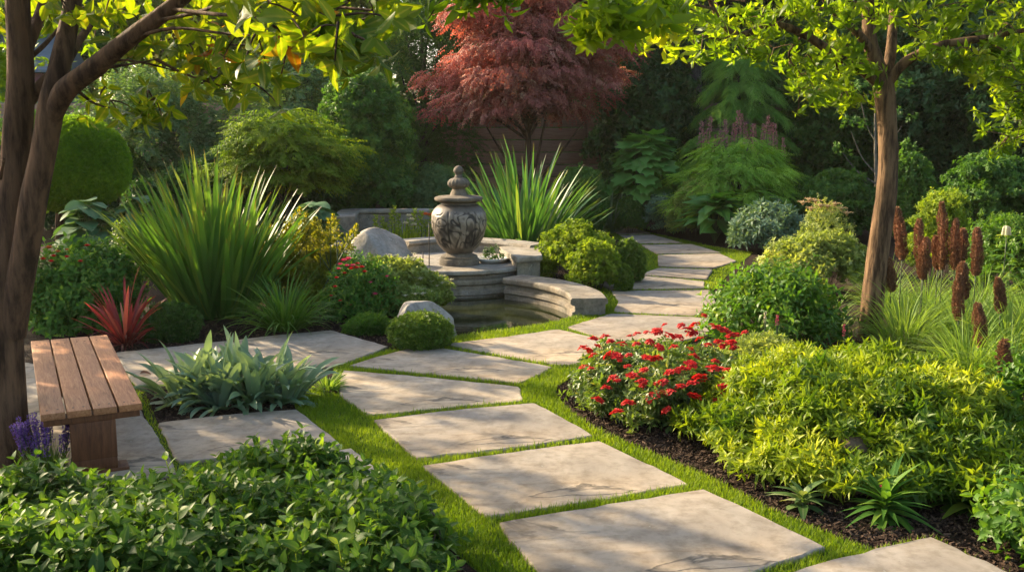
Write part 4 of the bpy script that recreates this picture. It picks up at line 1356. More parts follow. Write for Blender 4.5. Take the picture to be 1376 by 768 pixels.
# red maple
x, rx, h = span(582, 842, -25, 23.5)
mp = thing('red_maple', 'red leaved maple with wide spreading crown in front of the brown fence', 'tree', (x - .05, 23.5, 0))
r = np.random.default_rng(41)
m_, mt = MB(), MB()
zb = at(700, 136, 23.5)[2]
tube(mt, [(0, 0, -.05), (-.03, 0, .9), (.02, 0, 1.9), (0, .05, 3.2), (.1, 0, 4.6)], (.10, .085, .075, .05, .02), 12, 30, .1, 6)
for i in range(10):
    f = (i + .3) / 10
    z = zb + .05 + (h - zb - .1) * f
    prof = math.sqrt(max(.04, 1 - max(0, (f - .18) / .84) ** 2)) * (1 if f > .1 else .88)
    nk = max(4, int((12 if i > 1 else 8) * prof))
    for k_ in range(nk):
        a = k_ * 6.283 / nk + r.uniform(-.35, .35) + i * .7
        q = prof * (r.uniform(.55, .98) if k_ % 3 else r.uniform(.1, .5))
        c_ = np.array((math.cos(a) * rx * q, math.sin(a) * rx * .85 * q, z + r.normal(0, .12) - .35 * q * (1 - f)))
        rr_ = r.uniform(.42, .78)
        n = int((120 if i > 2 else 75) * rr_ * rr_ * 3.14)
        u = np.sqrt(r.uniform(0, 1, n)) * rr_
        b = r.uniform(0, 6.283, n)
        p_ = np.stack((u * np.cos(b), u * np.sin(b), -.24 * (u / rr_) ** 2 * rr_ + r.normal(0, .10, n)), -1) + c_
        o_ = norm(np.stack((np.cos(b) + math.cos(a) * .9, np.sin(b) + math.sin(a) * .9, np.full(n, -.35)), -1))
        sprigs_on(m_, ['maple'], p_, o_, .95, -.05, .3, np.clip(r.uniform(.1, .75, n) + r.normal(0, .15), 0, 1), 0, True, r)
        if k_ % 2 == 0:
            b0 = np.array((0, 0, 1.0 + .5 * (z - 1.0)))
            tube(mt, [b0, b0 * .5 + c_ * .5 + np.array((0, 0, .12)), c_], (.04, .012), 6, 8, cap=False)
for (dx, dz) in ((-.95, 2.3), (1.3, 2.4), (.5, 2.9)):
    tube(mt, [(0, 0, .85), (dx * .35, -.1, 1.3), (dx, -.2, dz)], (.055, .04, .015), 8, 12, .08, 3, cap=False)
m_.build('crown', M['maple'], mp)
mt.build('trunk', M['barkdark'], mp)
# weeping conifer: drooping feathery branches in tiers
x, rx, h = span(905, 1082, 78, 24.6)
wc = thing('weeping_conifer', 'bright green weeping conifer with drooping feathery branches right of the grey trunk', 'conifer', (x, 24.6, 0))
m_, mt = MB(), MB()
r = np.random.default_rng(51)
tube(mt, [(0, 0, -.05), (.03, 0, h * .5), (0, 0, h)], (.10, .07, .02), 10, 16, .05, 2)
for i in range(6):
    f = i / 5
    z = .9 + (h - 1.0) * f
    rr_ = rx * (1.06 - .62 * f)
    nk = 10
    for k_ in range(nk):
        a = k_ * 6.283 / nk + i * .45 + r.uniform(-.2, .2)
        ln_ = rr_ * r.uniform(.8, 1.12)
        s_ = np.linspace(.1, 1, 22)
        c_ = np.stack((np.cos(a) * ln_ * s_, np.sin(a) * ln_ * s_, z + r.normal(0, .08) + .22 * np.sin(s_ * 2.4) - .42 * s_ ** 2.2), -1)
        tube(mt, [c_[0], c_[10], c_[-1]], (.02, .006), 5, 6, cap=False)
        n = len(s_) * 7
        pi_ = np.repeat(c_, 7, 0) + r.normal(0, .03, (n, 3))
        sgn = r.choice((-1, 1), n)
        dirn = np.stack((np.cos(a) + sgn * -np.sin(a) * .9, np.sin(a) + sgn * np.cos(a) * .9, np.full(n, -.35)), -1)
        sprigs_on(m_, ['needle'], pi_, norm(dirn), .58, 0, .14, np.clip(r.uniform(.1, .6, n) + r.normal(.05, .22), 0, 1), 0, True, r)
m_.build('crown', M['weep'], wc)
mt.build('trunk', M['barkgrey'], wc)
# bare young tree
b = at(1166, 235, 21.0)
yt = thing('young_tree', 'slender young tree with bare pale branches left of the right tree trunk', 'tree', (b[0] + .15, 21.0, 0))
m_ = MB()
tube(m_, [(.12, 0, 0), (.06, 0, .9), (0, 0, 1.6), (-.05, 0, 2.3), (-.1, 0, 3.3)], (.045, .04, .035, .025, .008), 8, 20)
for dx, z0_, z1_ in ((-.55, 1.3, 2.2), (.5, 1.5, 2.3), (-.4, 1.9, 2.9), (.35, 2.0, 3.0), (-.7, 1.1, 1.75)):
    tube(m_, [(.04, 0, z0_), (dx * .5, .05, z0_ + (z1_ - z0_) * .4), (dx, 0, z1_)], (.018, .006), 6, 10, cap=False)
m_.build('trunk', M['barkpale'], yt)
m_ = MB()
crown_lumps(m_, [(-.5, 0, 2.3, .32), (.5, .1, 2.4, .34), (-.3, 0, 3.0, .35), (.3, 0, 3.1, .36), (-.7, .1, 1.8, .25)], 'bgs', .9, 14, seed=55)
m_.build('crown', M['mid'], yt)
# shade tree whose crown reaches in at the right edge
def lumpy(x0, x1, ytop, Y, name, label, cat, keys, size, per, mat, ry=None, nl=30, lr=.22, squash=.6, up=.35, jit=.4, seed=0, group=None, low=.2, tv=.12, parent=None, part=None, z0=.12):
    x, rx, h = span(x0, x1, ytop, Y)
    ry = ry or rx * .8
    r = np.random.default_rng(seed + 900)
    ls = []
    for i_ in range(nl):
        f = (i_ + .5) / nl
        a, q_ = i_ * 2.39996 + r.uniform(-.3, .3), math.sqrt(f)
        z = (h - lr * squash) * math.sqrt(max(.03, 1 - .95 * q_ ** 2.3)) * r.uniform(.82, 1.05)
        rad = lr * r.uniform(.65, 1.2)
        ls.append((math.cos(a) * q_ * (rx - lr * .7), math.sin(a) * q_ * (ry - lr * .5), max(z0, z - rad * squash * .5), rad))
    m_ = MB()
    crown_lumps(m_, ls, keys, size, per, up, jit, False, seed, squash, .5, low=low, tv=tv)
    stems(m_, 24, rx * .2, rx, ry, h, .005, seed=seed)
    if part:
        return m_.build(part, [M[mat], M['twig']], parent)
    return tag(m_.build(name, [M[mat], M['twig']], None, (x, Y, 0)), label, cat, group)
def mnd(x0, x1, ytop, Y, name, label, cat, keys, size, n, mat, ry=None, **kw):
    x, rx, h = span(x0, x1, ytop, Y)
    return mound(name, label, cat, (x, Y, 0), rx, ry or rx * .85, h, keys, size, n, M[mat], **kw)
mnd(545, 640, 224, 20.2, 'clipped_hedge', 'low rounded blue green hedge behind the far stone wall, left of the pond iris', 'hedge', 'bgs', .62, 3400, 'greyvib', ry=.7, lump=.08, low=.6, z0=.7, seed=61)
mnd(738, 818, 221, 20.6, 'clipped_hedge', 'rounded dark green hedge right of the pond iris', 'hedge', 'bgs', .55, 3000, 'mid', ry=.7, lump=.06, low=.6, z0=.7, seed=62)
lumpy(1040, 1200, 222, 20.6, 'green_shrub', 'dull green low shrub behind the pale spirea', 'shrub', ['bgs'], .95, 40, 'mid', nl=34, lr=.42, seed=63)
lumpy(1250, 1420, 194, 17.2, 'green_shrub', 'rounded mid green shrub before the dark evergreens at the right', 'shrub', ['bgs'], .8, 60, 'mid', nl=44, lr=.36, seed=64)
mnd(1200, 1262, 205, 19.0, 'green_shrub', 'small loose green shrub right of the tree trunk under the dark evergreens', 'shrub', ['bgs'], .9, 1200, 'mid', seed=65, lump=.3)
lumpy(1222, 1316, 246, 14.6, 'bright_shrub', 'bright yellow green round shrub behind the tall brown spikes', 'shrub', ['bgs', 'per'], .62, 100, 'golden', nl=36, lr=.2, seed=66)
lumpy(1290, 1450, 274, 13.2, 'bright_hedge', 'bright green hedge at the right edge behind the white hooded flower', 'hedge', ['per'], .75, 70, 'leafy', nl=50, lr=.26, squash=.8, seed=67, ry=.7)
mnd(820, 918, 182, 22.6, 'bigleaf_shrub', 'shrub of big lobed leaves right of the fence', 'shrub', ['box'], .5, 60, 'dark', seed=68)

# ================================================================== MIDDLE PLANTS
def big_leaves(mb, n, rx, ry, h, lf, size, seed, z0=.1, up=.2, m=0, stalk=True, tint=(.1, .8), ms=1, droop=.35):
    """long stalked broad leaves from one root, faces turned up and out"""
    r = np.random.default_rng(seed)
    a = np.arange(n) * 2.39996 + r.uniform(-.3, .3, n)
    f = np.sqrt((np.arange(n) + .5) / n)
    q = f * r.uniform(.8, 1.05, n)
    p_ = np.stack((np.cos(a) * rx * q, np.sin(a) * ry * q, z0 + (h - z0) * np.sqrt(np.clip(1 - f * f * .92, 0, 1)) * r.uniform(.85, 1.05, n)), -1)
    d = norm(np.stack((np.cos(a), np.sin(a), np.full(n, up) - droop * f), -1) + r.normal(0, .15, (n, 3)))
    nn = np.stack((np.cos(a) * .35, np.sin(a) * .35, np.ones(n)), -1) + r.normal(0, .2, (n, 3))
    s_ = size * r.uniform(.75, 1.2, n)
    base = p_ - d * (s_ * .35)[:, None]
    mb.scatter(lf, frames(d, nn) * s_[:, None, None], base, r.uniform(tint[0], tint[1], n), m)
    if stalk:
        for i in range(0, n, 2):
            tube(mb, [(0, 0, 0), base[i] * np.array((.45, .45, .6)), base[i]], (.008, .005), 4, 5, m=ms, cap=False)
# big lobed leaves (oakleaf like)
def lobed(L_=1.0):
    ang = np.radians([0, 22, 40, 62, 84, 112, 140, 180, 220, 248, 276, 298, 320, 338])
    rad = np.array([.62, .40, .55, .36, .5, .38, .25, .12, .25, .38, .5, .36, .55, .40])
    pts = np.stack((np.sin(ang) * rad * .95, .42 + np.cos(ang) * rad, .06 * np.abs(np.sin(ang)) - .08 * np.cos(ang)), -1)
    V = np.vstack(([(0, .42, 0)], pts))
    Ft = [(0, 1 + (i + 1) % 14, 1 + i) for i in range(14)]
    return T(V * L_, [np.array(Ft)], None, [1] + [0] * 14, [0.5] * 15)
LOB = lobed()
HEART = leaf(1, .78, 6, .18, .28, 'heart')
BROAD = leaf(1, .42, 6, .22, .35, 'lance')
def leafy(name, label, cat, x0, x1, ytop, Y, lf, size, n, mat, ry=None, seed=0, group=None, **kw):
    x, rx, h = span(x0, x1, ytop, Y)
    m_ = MB()
    big_leaves(m_, n, rx - size * .25, (ry or rx * .8), h - size * .1, lf, size, seed, **kw)
    return tag(m_.build(name, [M[mat], M['stem']], None, (x, Y, 0)), label, cat, group)
leafy('oakleaf_plant', 'tall plant of big lobed green leaves right of the brown fence', 'shrub', 816, 922, 178, 22.0, LOB, .55, 120, 'oak', seed=71, ry=.7, z0=.3, up=.35, droop=.9)
mnd(822, 872, 266, 21.4, 'low_bush', 'small low green bush at the far end of the path', 'bush', 'fine', 1.0, 700, 'mid', seed=72)
lumpy(862, 922, 250, 21.2, 'silver_shrub', 'blue grey leafy shrub at the right edge of the far path', 'shrub', ['blue'], .6, 45, 'bluebush', nl=22, lr=.24, seed=73)
mnd(898, 962, 240, 20.6, 'feathery_shrub', 'pale feathery green bush between the blue grey shrub and the broad leaved plant', 'bush', 'fine', 1.5, 900, 'spirea', seed=74, ry=.5)
leafy('hosta_plant', 'large green broad leaved plant beside the bend of the far path', 'hosta', 915, 1010, 258, 19.6, BROAD, .62, 64, 'hostagreen', seed=75, ry=.55, up=.75, droop=.8)
tiered('feathery_shrub', 'fresh green fern like shrub of arching layers under the rosy plumes', 'shrub', 908, 1080, 184, 264, 20.8, M['fern'], ['feather'], .8, 120, 6, 76, ry=1.0, droop=.34, trunk=.05)
leafy('under_hosta', 'dark broad leaves growing under the fern like shrub', 'hosta', 985, 1060, 256, 20.0, BROAD, .5, 50, 'boxdark', seed=77, ry=.5, up=.2)
# rosy plumes
x, rx, h = span(938, 1060, 150, 21.9)
ast = thing('astilbe_plant', 'plant with a row of dusty rose upright plumes behind the fern like shrub', 'flower', (x, 21.9, 0))
m_ = MB()
p_, o_, sv = mound_pts(900, rx, .5, h * .72, .5, .15, 3, .5, .3, 81)
sprigs_on(m_, 'bgs', p_, o_, .8, .4, .4, None)
m_.build('foliage', M['mid'], ast)
def plume_mesh(n, L_, w, seed, pet=.05):
    r = np.random.default_rng(seed)
    mb = MB()
    z = r.uniform(0, 1, n)
    a = r.uniform(0, 6.283, n)
    q = w * (1 - z) ** .7 * r.uniform(.3, 1, n)
    p_ = np.stack((np.cos(a) * q, np.sin(a) * q, z * L_), -1)
    d = np.stack((np.cos(a), np.sin(a), np.full(n, .9)), -1)
    mb.scatter(diamond(pet, .5), roty(d, rdir(n, r), r.uniform(.6, 1.3, n)), p_, r.uniform(0, 1, n))
    tube(mb, [(0, 0, -.5), (0, 0, L_)], (.008, .004), 4, 2, m=1, cap=False)
    return mb
r = np.random.default_rng(82)
pl = [(943, 165), (951, 158), (968, 168), (975, 162), (985, 160), (992, 150), (999, 146), (1004, 158), (1015, 168), (1026, 158), (1031, 152), (1038, 160), (1043, 166), (1054, 176), (960, 172), (1010, 163)]
src = plume_mesh(130, .52, .06, 83).build('plume', [M['plume'], M['stem']], ast)
copies(src, ast, [tuple(at(a, b + 4, 21.7) - np.array((x, 21.9, .5))) for a, b in pl], [r.uniform(.8, 1.15) for _ in pl], [(r.normal(0, .08), r.normal(0, .08), r.uniform(0, 6)) for _ in pl])
# blue green hosta mass
mnd(985, 1085, 272, 18.2, 'blue_hosta', 'blue green mass of narrow drooping leaves behind the pale spirea', 'hosta', ['blue'], 1.0, 520, 'bluebush', seed=84, ry=.6, lump=.2)
# spirea
lumpy(1022, 1182, 297, 13.6, 'spirea_bush', 'pale yellow green airy bush with tiny cream flowers left of the right tree', 'bush', ['fine', 'bgs'], .72, 150, 'spirea', nl=44, lr=.22, seed=85, ry=.8, up=.6)
# sedum heads
x, rx, h = span(1072, 1140, 268, 15.6)
sd = thing('sedum_plant', 'plant with flat peach flower heads behind the pale spirea', 'flower', (x, 15.6, 0))
m_ = MB()
p_, o_, sv = mound_pts(700, rx, .4, h * .92, .3, .2, 3, .5, .3, 86)
sprigs_on(m_, 'per', p_, o_, .55, .6, .4, None)
m_.build('foliage', M['spirea'], sd)
src = head('flat', 5).build('flower_head', M['peach'], sd)
pts = [(1079, 272), (1088, 268), (1096, 270), (1103, 276), (1112, 277), (1122, 274), (1130, 280), (1138, 286), (1090, 280), (1118, 284)]
copies(src, sd, [tuple(at(a, b, 15.5) - np.array((x, 15.6, 0))) for a, b in pts], [2.2] * len(pts))

# round lime bushes by the path
G_L = 'round lime bushes beside the pier'
lumpy(712, 842, 289, 14.6, 'lime_bush', 'larger round lime bush behind, next to the stone pier', 'bush', ['bgs', 'fine'], .55, 160, 'golden', nl=60, lr=.22, squash=.8, seed=91, group=G_L)
lumpy(758, 842, 313, 13.8, 'lime_bush', 'smaller round lime bush at the front of the pair beside the pier', 'bush', ['bgs', 'fine'], .5, 180, 'golden', nl=44, lr=.18, squash=.85, seed=92, group=G_L)
mnd(822, 866, 324, 14.4, 'dark_bush', 'dark green bush right behind the lime bushes at the small lawn patch', 'bush', ['bgs'], .5, 1300, 'box', seed=93, lump=.12, low=.5, z0=.25)
mnd(828, 850, 357, 13.6, 'tiny_bush', 'tiny round green bush on the mulch in front of the dark green one', 'bush', 'box', 1.0, 700, 'box', seed=94, lump=.06, low=.5)
# pond iris
def blade_plant(name, label, cat, x0, x1, ytop, Y, mat, n, w, lean, curve, seed, group=None, lmul=1.06, r0=None, yr=1.0, lr=(.55, 1.0), xc=None, **kw):
    x, rx, h = span(x0, x1, ytop, Y)
    if xc is not None:
        x = at(xc, ytop, Y)[0]
    m_ = MB()
    blades(m_, n, r0 or rx * .28, (h * lr[0] * lmul, h * lr[1] * lmul), w, lean, curve, seed=seed, rxy=(1, yr), **kw)
    return tag(m_.build(name, M[mat], None, (x, Y, 0)), label, cat, group)
G_I = 'tall iris like clumps'
blade_plant('tall_iris', 'fan of tall green sword leaves behind the urn', 'iris', 618, 792, 192, 17.1, 'iris2', 260, .062, (2, 52), (0, 34), 101, G_I, 1.12, .42, lr=(.62, 1), tint=(.15, .95))
blade_plant('tall_iris', 'biggest clump of tall upright sword leaves on the left, rim lit', 'iris', 150, 410, 203, 11.9, 'iris', 310, .064, (1, 38), (0, 32), 102, G_I, 1.14, .44, lr=(.6, 1), tint=(.1, .95), seg=9)
blade_plant('dark_iris', 'small clump of dark blue green blades by the far end of the path', 'iris', 800, 845, 245, 21.6, 'bluebush', 60, .05, (5, 50), (0, 60), 103, None)
# yellow flowering plants between the walls
x, rx, h = span(492, 596, 280, 16.9)
yf = thing('yellow_spires', 'yellow green spiky plants growing between the two low stone walls', 'plant', (x, 16.9, 0))
m_ = MB()
blades(m_, 300, rx * .85, (h * .5, h * .95), .03, (0, 25), (0, 40), seed=111, rxy=(1, .3), tint=(.2, .9))
m_.build('foliage', M['golden'], yf)
src = plume_mesh(110, .34, .06, 112).build('flower_spire', [M['golden'], M['stem']], yf)
pts = [(505, 292), (514, 290), (526, 282), (530, 276), (536, 286), (548, 292), (557, 286), (566, 290), (572, 296), (580, 288), (590, 292), (518, 300)]
copies(src, yf, [tuple(at(a, b + 10, 16.7) - np.array((x, 16.9, .2))) for a, b in pts], [r.uniform(.8, 1.2) for _ in pts])
src = head('rose', 7).build('pink_bloom', M['whitepetal'], yf)
pts = [(549, 291), (553, 296), (545, 301), (556, 303)]
copies(src, yf, [tuple(at(a, b, 16.55) - np.array((x, 16.9, 0))) for a, b in pts], [2.2] * 4)
m_ = MB(); 
src = head('rose', 8).build('red_bloom', M['orange'], yf)
pts = [(572, 289), (577, 290), (582, 289)]
copies(src, yf, [tuple(at(a, b, 16.5) - np.array((x, 16.9, 0))) for a, b in pts], [2.2] * 3)

# ---- left bed
x, rx, h = span(18, 168, 158, 16.0)
tp = thing('ball_topiary', 'clipped round green ball on a short bare stem behind the left tree', 'topiary', (x, 16.0, 0))
zc = at(90, 222, 16.0)[2]
m_ = MB()
d = rdir(15000, np.random.default_rng(121))
sn = SN(122, 3.5, 9)
rad = 1 + .05 * sn(d) - .10 * np.random.default_rng(1).uniform(0, 1, len(d)) ** 2
p_ = d * rad[:, None] * np.array((rx, rx * .95, h - zc)) + np.array((0, 0, zc))
sprigs_on(m_, 'fine', p_, d, 1.05, .55, .35, np.clip(np.random.default_rng(2).uniform(.05, .85, len(d)) + .3 * sn(d), 0, 1))
m_.build('crown', M['topiary'], tp)
m_ = MB()
tube(m_, [(-.28, 0, -.05), (-.3, .02, .5), (-.22, 0, 1.2)], (.075, .065, .06), 12, 14, .08, 5)
m_.build('trunk', M['barkdark'], tp)
G_H = 'hostas under the topiary'
leafy('hosta_plant', 'grey green hosta with wide leaves right of the topiary stem', 'hosta', 72, 165, 268, 14.4, HEART, .36, 70, 'hosta', seed=131, group=G_H, ry=.6)
leafy('hosta_plant', 'grey green hosta between the topiary and the tall iris clump', 'hosta', 128, 262, 266, 15.6, HEART, .34, 80, 'hosta', seed=132, group=G_H, ry=.6)
leafy('hosta_plant', 'grey green broad leaves right of the tall left iris, before the dark hedge', 'hosta', 385, 462, 270, 16.6, HEART, .3, 60, 'hosta', seed=133, group=G_H, ry=.6)
mnd(150, 205, 292, 13.2, 'pale_bush', 'yellow green low bush between the hostas and the tall iris clump', 'bush', 'per', .7, 500, 'box', seed=134)
# flowering perennial bush behind the bench
x, rx, h = span(30, 190, 338, 11.2)
pb = thing('perennial_bush', 'leafy bush with a few red and orange flowers behind the bench', 'flower bush', (x, 11.25, 0))
m_ = MB()
p_, o_, sv = mound_pts(1500, rx, .55, h, .25, .26, 4, .5, .35, 141)
sprigs_on(m_, ['per', 'leafy'], p_, o_, 1.05, .6, .45, None)
stems(m_, 14, .15, rx, .6, h, seed=3)
m_.build('foliage', [M['flowerbush'], M['stem']], pb)
src = head('rose', 9).build('red_flower', M['red'], pb)
pts = [(46, 340), (49, 344), (69, 352), (72, 345), (108, 352), (117, 331), (58, 349), (90, 346)]
copies(src, pb, [tuple(at(a, b, 10.6) - np.array((x, 11.25, 0))) for a, b in pts], [2.2, 1.6, 1.3, 1.2, 1.2, 1.3, 1.3, 1.2])
src = head('rose', 10).build('orange_flower', M['orange'], pb)
pts = [(66, 334), (78, 339), (90, 336)]
copies(src, pb, [tuple(at(a, b, 10.95) - np.array((x, 11.25, 0))) for a, b in pts], [1.7, 1.2, .9])
# red cordyline
b = P(170, 464)
m_ = MB()
blades(m_, 54, .05, (.5, .95), .036, (2, 50), (0, 60), seed=151, tint=(.2, .95), seg=8)
blades(m_, 46, .06, (.35, .75), .022, (35, 85), (40, 110), seed=152, tint=(0, .4), seg=8)
tag(m_.build('red_cordyline', M['cord'], None, b), 'spiky plant with narrow dark red leaves', 'cordyline')
mnd(192, 264, 408, 10.4, 'box_mound', 'low dark green clipped mound right of the red spiky plant', 'box bush', 'box', 1.0, 3000, 'boxdark', seed=153, lump=.08, low=.5)
# strappy grass
b = P(383, 444)
clumped('strap_grass', 'arching strappy green grass clump in front of the goldenrod', 'grass clump', b, M['grassy'], None, n=330, r0=.16, Lr=(.5, .98), w=.019, lean=(5, 62), curve=(40, 120), seed=154, wprof='grass', seg=9)
# goldenrod
x, rx, h = span(338, 468, 300, 12.8)
gr = thing('goldenrod_plant', 'mustard yellow feathery bush right of the tall left iris', 'bush', (x, 12.8, 0))
m_ = MB()
p_, o_, sv = mound_pts(2200, rx, .55, h * .93, .3, .34, 4, .5, .3, 161)
sprigs_on(m_, ['fine', 'bgs'], p_, o_, .8, .6, .4, None)
m_.build('foliage', M['mustard'], gr)
src = plume_mesh(150, .36, .07, 162).build('flower_spire', [M['mustard'], M['stem']], gr)
r = np.random.default_rng(163)
pts = [(352, 330), (362, 322), (374, 326), (384, 308), (395, 318), (404, 326), (412, 312), (423, 322), (434, 318), (444, 326), (452, 318), (460, 330), (370, 345), (400, 342), (430, 340)]
copies(src, gr, [tuple(at(a, b, 12.5) - np.array((x, 12.8, .1))) for a, b in pts], [r.uniform(.8, 1.2) for _ in pts], [(r.normal(0, .3), r.normal(0, .35), 0) for _ in pts])
# one thick leaning yellow moss covered stem
# pink and red flower bush
x, rx, h = span(436, 530, 352, 11.7)
rb = thing('pink_rose_bush', 'dark leaved bush with pink and crimson flowers left of the white flowering bush', 'flower bush', (x, 11.7, 0))
m_ = MB()
p_, o_, sv = mound_pts(620, rx, .36, h, .18, .15, 3, .45, .35, 171)
sprigs_on(m_, ['per', 'leafy'], p_, o_, .72, .45, .4, None)
m_.build('foliage', [M['flowerbush']], rb)
src = head('rose', 11).build('pink_flower', M['pink'], rb)
pts = [(462, 351), (468, 349), (474, 358), (457, 356), (504, 396), (466, 358), (455, 362), (520, 372), (498, 380)]
copies(src, rb, [tuple(at(a, b, 11.35) - np.array((x, 11.7, 0))) for a, b in pts], [1.6, 1.7, 1.5, 1.3, 1.4, 1.4, 1.2, 1.0, 1.0])
src = head('rose', 12).build('red_flower', M['red'], rb)
pts = [(472, 362), (479, 361), (486, 360), (452, 374), (450, 386), (470, 410), (457, 405), (480, 355), (490, 366), (463, 368), (445, 398)]
copies(src, rb, [tuple(at(a, b, 11.3) - np.array((x, 11.7, 0))) for a, b in pts], [1.5, 1.5, 1.4, 1.2, 1.2, 1.1, 1.1, 1.2, 1.3, 1.2, 1.0])
# white flowering bush
x, rx, h = span(474, 594, 356, 12.1)
wb = thing('white_flower_bush', 'bright green fine leaved bush dotted with tiny white flowers beside the pond', 'flower bush', (x, 12.2, 0))
m_ = MB()
p_, o_, sv = mound_pts(3600, rx, .55, h, .22, .26, 4, .45, .35, 181)
sprigs_on(m_, ['fine', 'bgs'], p_, o_, .75, .55, .4, None)
m_.build('foliage', M['spirea'], wb)
r = np.random.default_rng(182)
src = head('flat', 13).build('flower_head', M['whitepetal'], wb)
p_, o_, sv = mound_pts(80, rx * 1.08, .6, h * 1.1, .22, .26, 4, .02, -.1, 181)
copies(src, wb, [tuple(q_) for q_ in p_], [r.uniform(.6, 1.2) for _ in p_])
# clipped ball, tuft, low mound
mnd(523, 606, 421, 10.0, 'box_ball', 'small clipped round bush at the pond corner with fine light green leaves', 'box bush', 'box', .62, 9000, 'box', seed=191, lump=.015, low=.75, shell=.12, z0=.16, ry=.3)
b = P(500, 448)
clumped('spiky_tuft', 'small bright tuft of arching narrow blades left of the clipped round bush', 'grass clump', b, M['grassy'], None, n=130, r0=.05, Lr=(.2, .38), w=.014, lean=(5, 65), curve=(20, 90), seed=192, wprof='grass')
mnd(463, 530, 424, 10.75, 'low_cushion', 'low green cushion plant behind the small bright tuft', 'cushion plant', 'fine', .7, 900, 'leafy', seed=193, ry=.25, low=.4)
# blue green blade clump (foreground iris)
b = P(318, 540)
bi = [(-.28, .06), (.0, .12), (.26, .04), (-.1, -.1), (.16, -.12), (-.42, -.06), (.42, .0)]
m_ = MB()
for i_, (dx, dy) in enumerate(bi):
    blades(m_, 36, .10, (.38, .68), .072, (2, 48), (10, 95), seed=200 + i_, wprof='fat', center=(dx, dy), tint=(.15, .9), fold=.45, seg=9)
blades(m_, 80, .5, (.30, .50), .066, (40, 75), (40, 110), seed=209, wprof='fat', rxy=(1, .5), tint=(.1, .8), fold=.45, seg=9)
tag(m_.build('blade_clump', M['blueiris'], None, b), 'broad clump of blue green strap leaves between the grey slabs near the bench', 'iris')
b = P(440, 524)
clumped('yellow_tuft', 'small yellow green tuft at the right foot of the blue green blade clump', 'grass clump', b, M['fountain'], None, n=110, r0=.07, Lr=(.12, .26), w=.016, lean=(10, 70), curve=(20, 90), seed=211, wprof='fat')
# lavender
b = P(64, 640)
lv = thing('lavender_plant', 'purple flowering lavender between the left trunk and the bench leg', 'lavender', b)
m_ = MB()
blades(m_, 260, .09, (.14, .30), .006, (2, 35), (0, 25), seed=221, wprof='grass', tint=(.2, .8))
m_.build('foliage', M['grassy'], lv)
r = np.random.default_rng(222)
mbs = MB()
n = 80
z = r.uniform(0, 1, n); a = r.uniform(0, 6.283, n)
q_ = .013 * (1 - .6 * z) * r.uniform(.6, 1, n)
mbs.scatter(diamond(.016, .7), roty(np.stack((np.cos(a), np.sin(a), np.full(n, .7)), -1), rdir(n, r), r.uniform(.7, 1.2, n)), np.stack((np.cos(a) * q_, np.sin(a) * q_, z * .15), -1), r.uniform(0, 1, n))
tube(mbs, [(0, 0, -.22), (0, 0, .14)], (.0022, .0015), 4, 2, m=1, cap=False)
src = mbs.build('flower_spike', [M['lav'], M['stem']], lv)
k_ = 34
ls = [(r.uniform(-.15, .15), r.uniform(-.1, .1), r.uniform(.14, .26)) for _ in range(k_)]
copies(src, lv, ls, [r.uniform(.8, 1.2) for _ in ls], [(-l[1] * 1.2 + r.normal(0, .08), l[0] * 1.2 + r.normal(0, .08), 0) for l in ls])

# ---- foreground green bush
fb = MB()
r = np.random.default_rng(231)
FGB = np.array(px([(-80, 716), (60, 715), (170, 722), (270, 694), (350, 662), (430, 664), (500, 690), (560, 735), (590, 790), (600, 900), (-140, 900)]))
cand = np.stack((r.uniform(-3.6, 0.2, 9000), r.uniform(3.4, 6.6, 9000)), -1)
cand = cand[inside(cand, FGB)]
sn = SN(232, 2.2, 10)
def fgh(xy):
    # top of the bush from the front rows back: domed towards its edges
    cx_, cy_ = xy[:, 0], xy[:, 1]
    dd = np.min(np.stack([np.abs((FGB[(i + 1) % len(FGB)][0] - FGB[i][0]) * (FGB[i][1] - cy_) - (FGB[i][0] - cx_) * (FGB[(i + 1) % len(FGB)][1] - FGB[i][1])) /
                          (np.linalg.norm(FGB[(i + 1) % len(FGB)] - FGB[i]) + 1e-6) for i in range(len(FGB) - 1)], -1), -1)
    return .455 * np.clip(.45 + dd / .42, 0, 1) ** .6 + .06 * sn(np.c_[xy, np.zeros(len(xy))]) + .05 * SN(233, 6, 10)(np.c_[xy, np.zeros(len(xy))])
hh = fgh(cand)
n = min(3000, len(cand))
cand, hh = cand[:n], hh[:n]
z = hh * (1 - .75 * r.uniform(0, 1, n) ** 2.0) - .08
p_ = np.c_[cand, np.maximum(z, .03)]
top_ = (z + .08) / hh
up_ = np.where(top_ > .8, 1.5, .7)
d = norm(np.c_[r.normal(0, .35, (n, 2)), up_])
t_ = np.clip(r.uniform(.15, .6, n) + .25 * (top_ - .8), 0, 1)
w_ = r.integers(0, 2, n)
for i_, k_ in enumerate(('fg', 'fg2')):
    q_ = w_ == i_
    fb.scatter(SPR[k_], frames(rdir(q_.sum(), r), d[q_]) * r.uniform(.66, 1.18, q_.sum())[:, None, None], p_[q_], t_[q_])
for i_ in range(160):
    c_ = cand[i_]
    tube(fb, [(*c_, 0), (c_[0] + r.normal(0, .03), c_[1] + r.normal(0, .03), hh[i_] * .6), (c_[0] + r.normal(0, .05), c_[1] + r.normal(0, .05), hh[i_] * .95)], (.006, .003), 5, 5, m=1, cap=False)
o = fb.build('leafy_bush', [M['fg'], M['twig']])
tag(o, 'broad green leafy bush filling the near left foreground', 'bush')

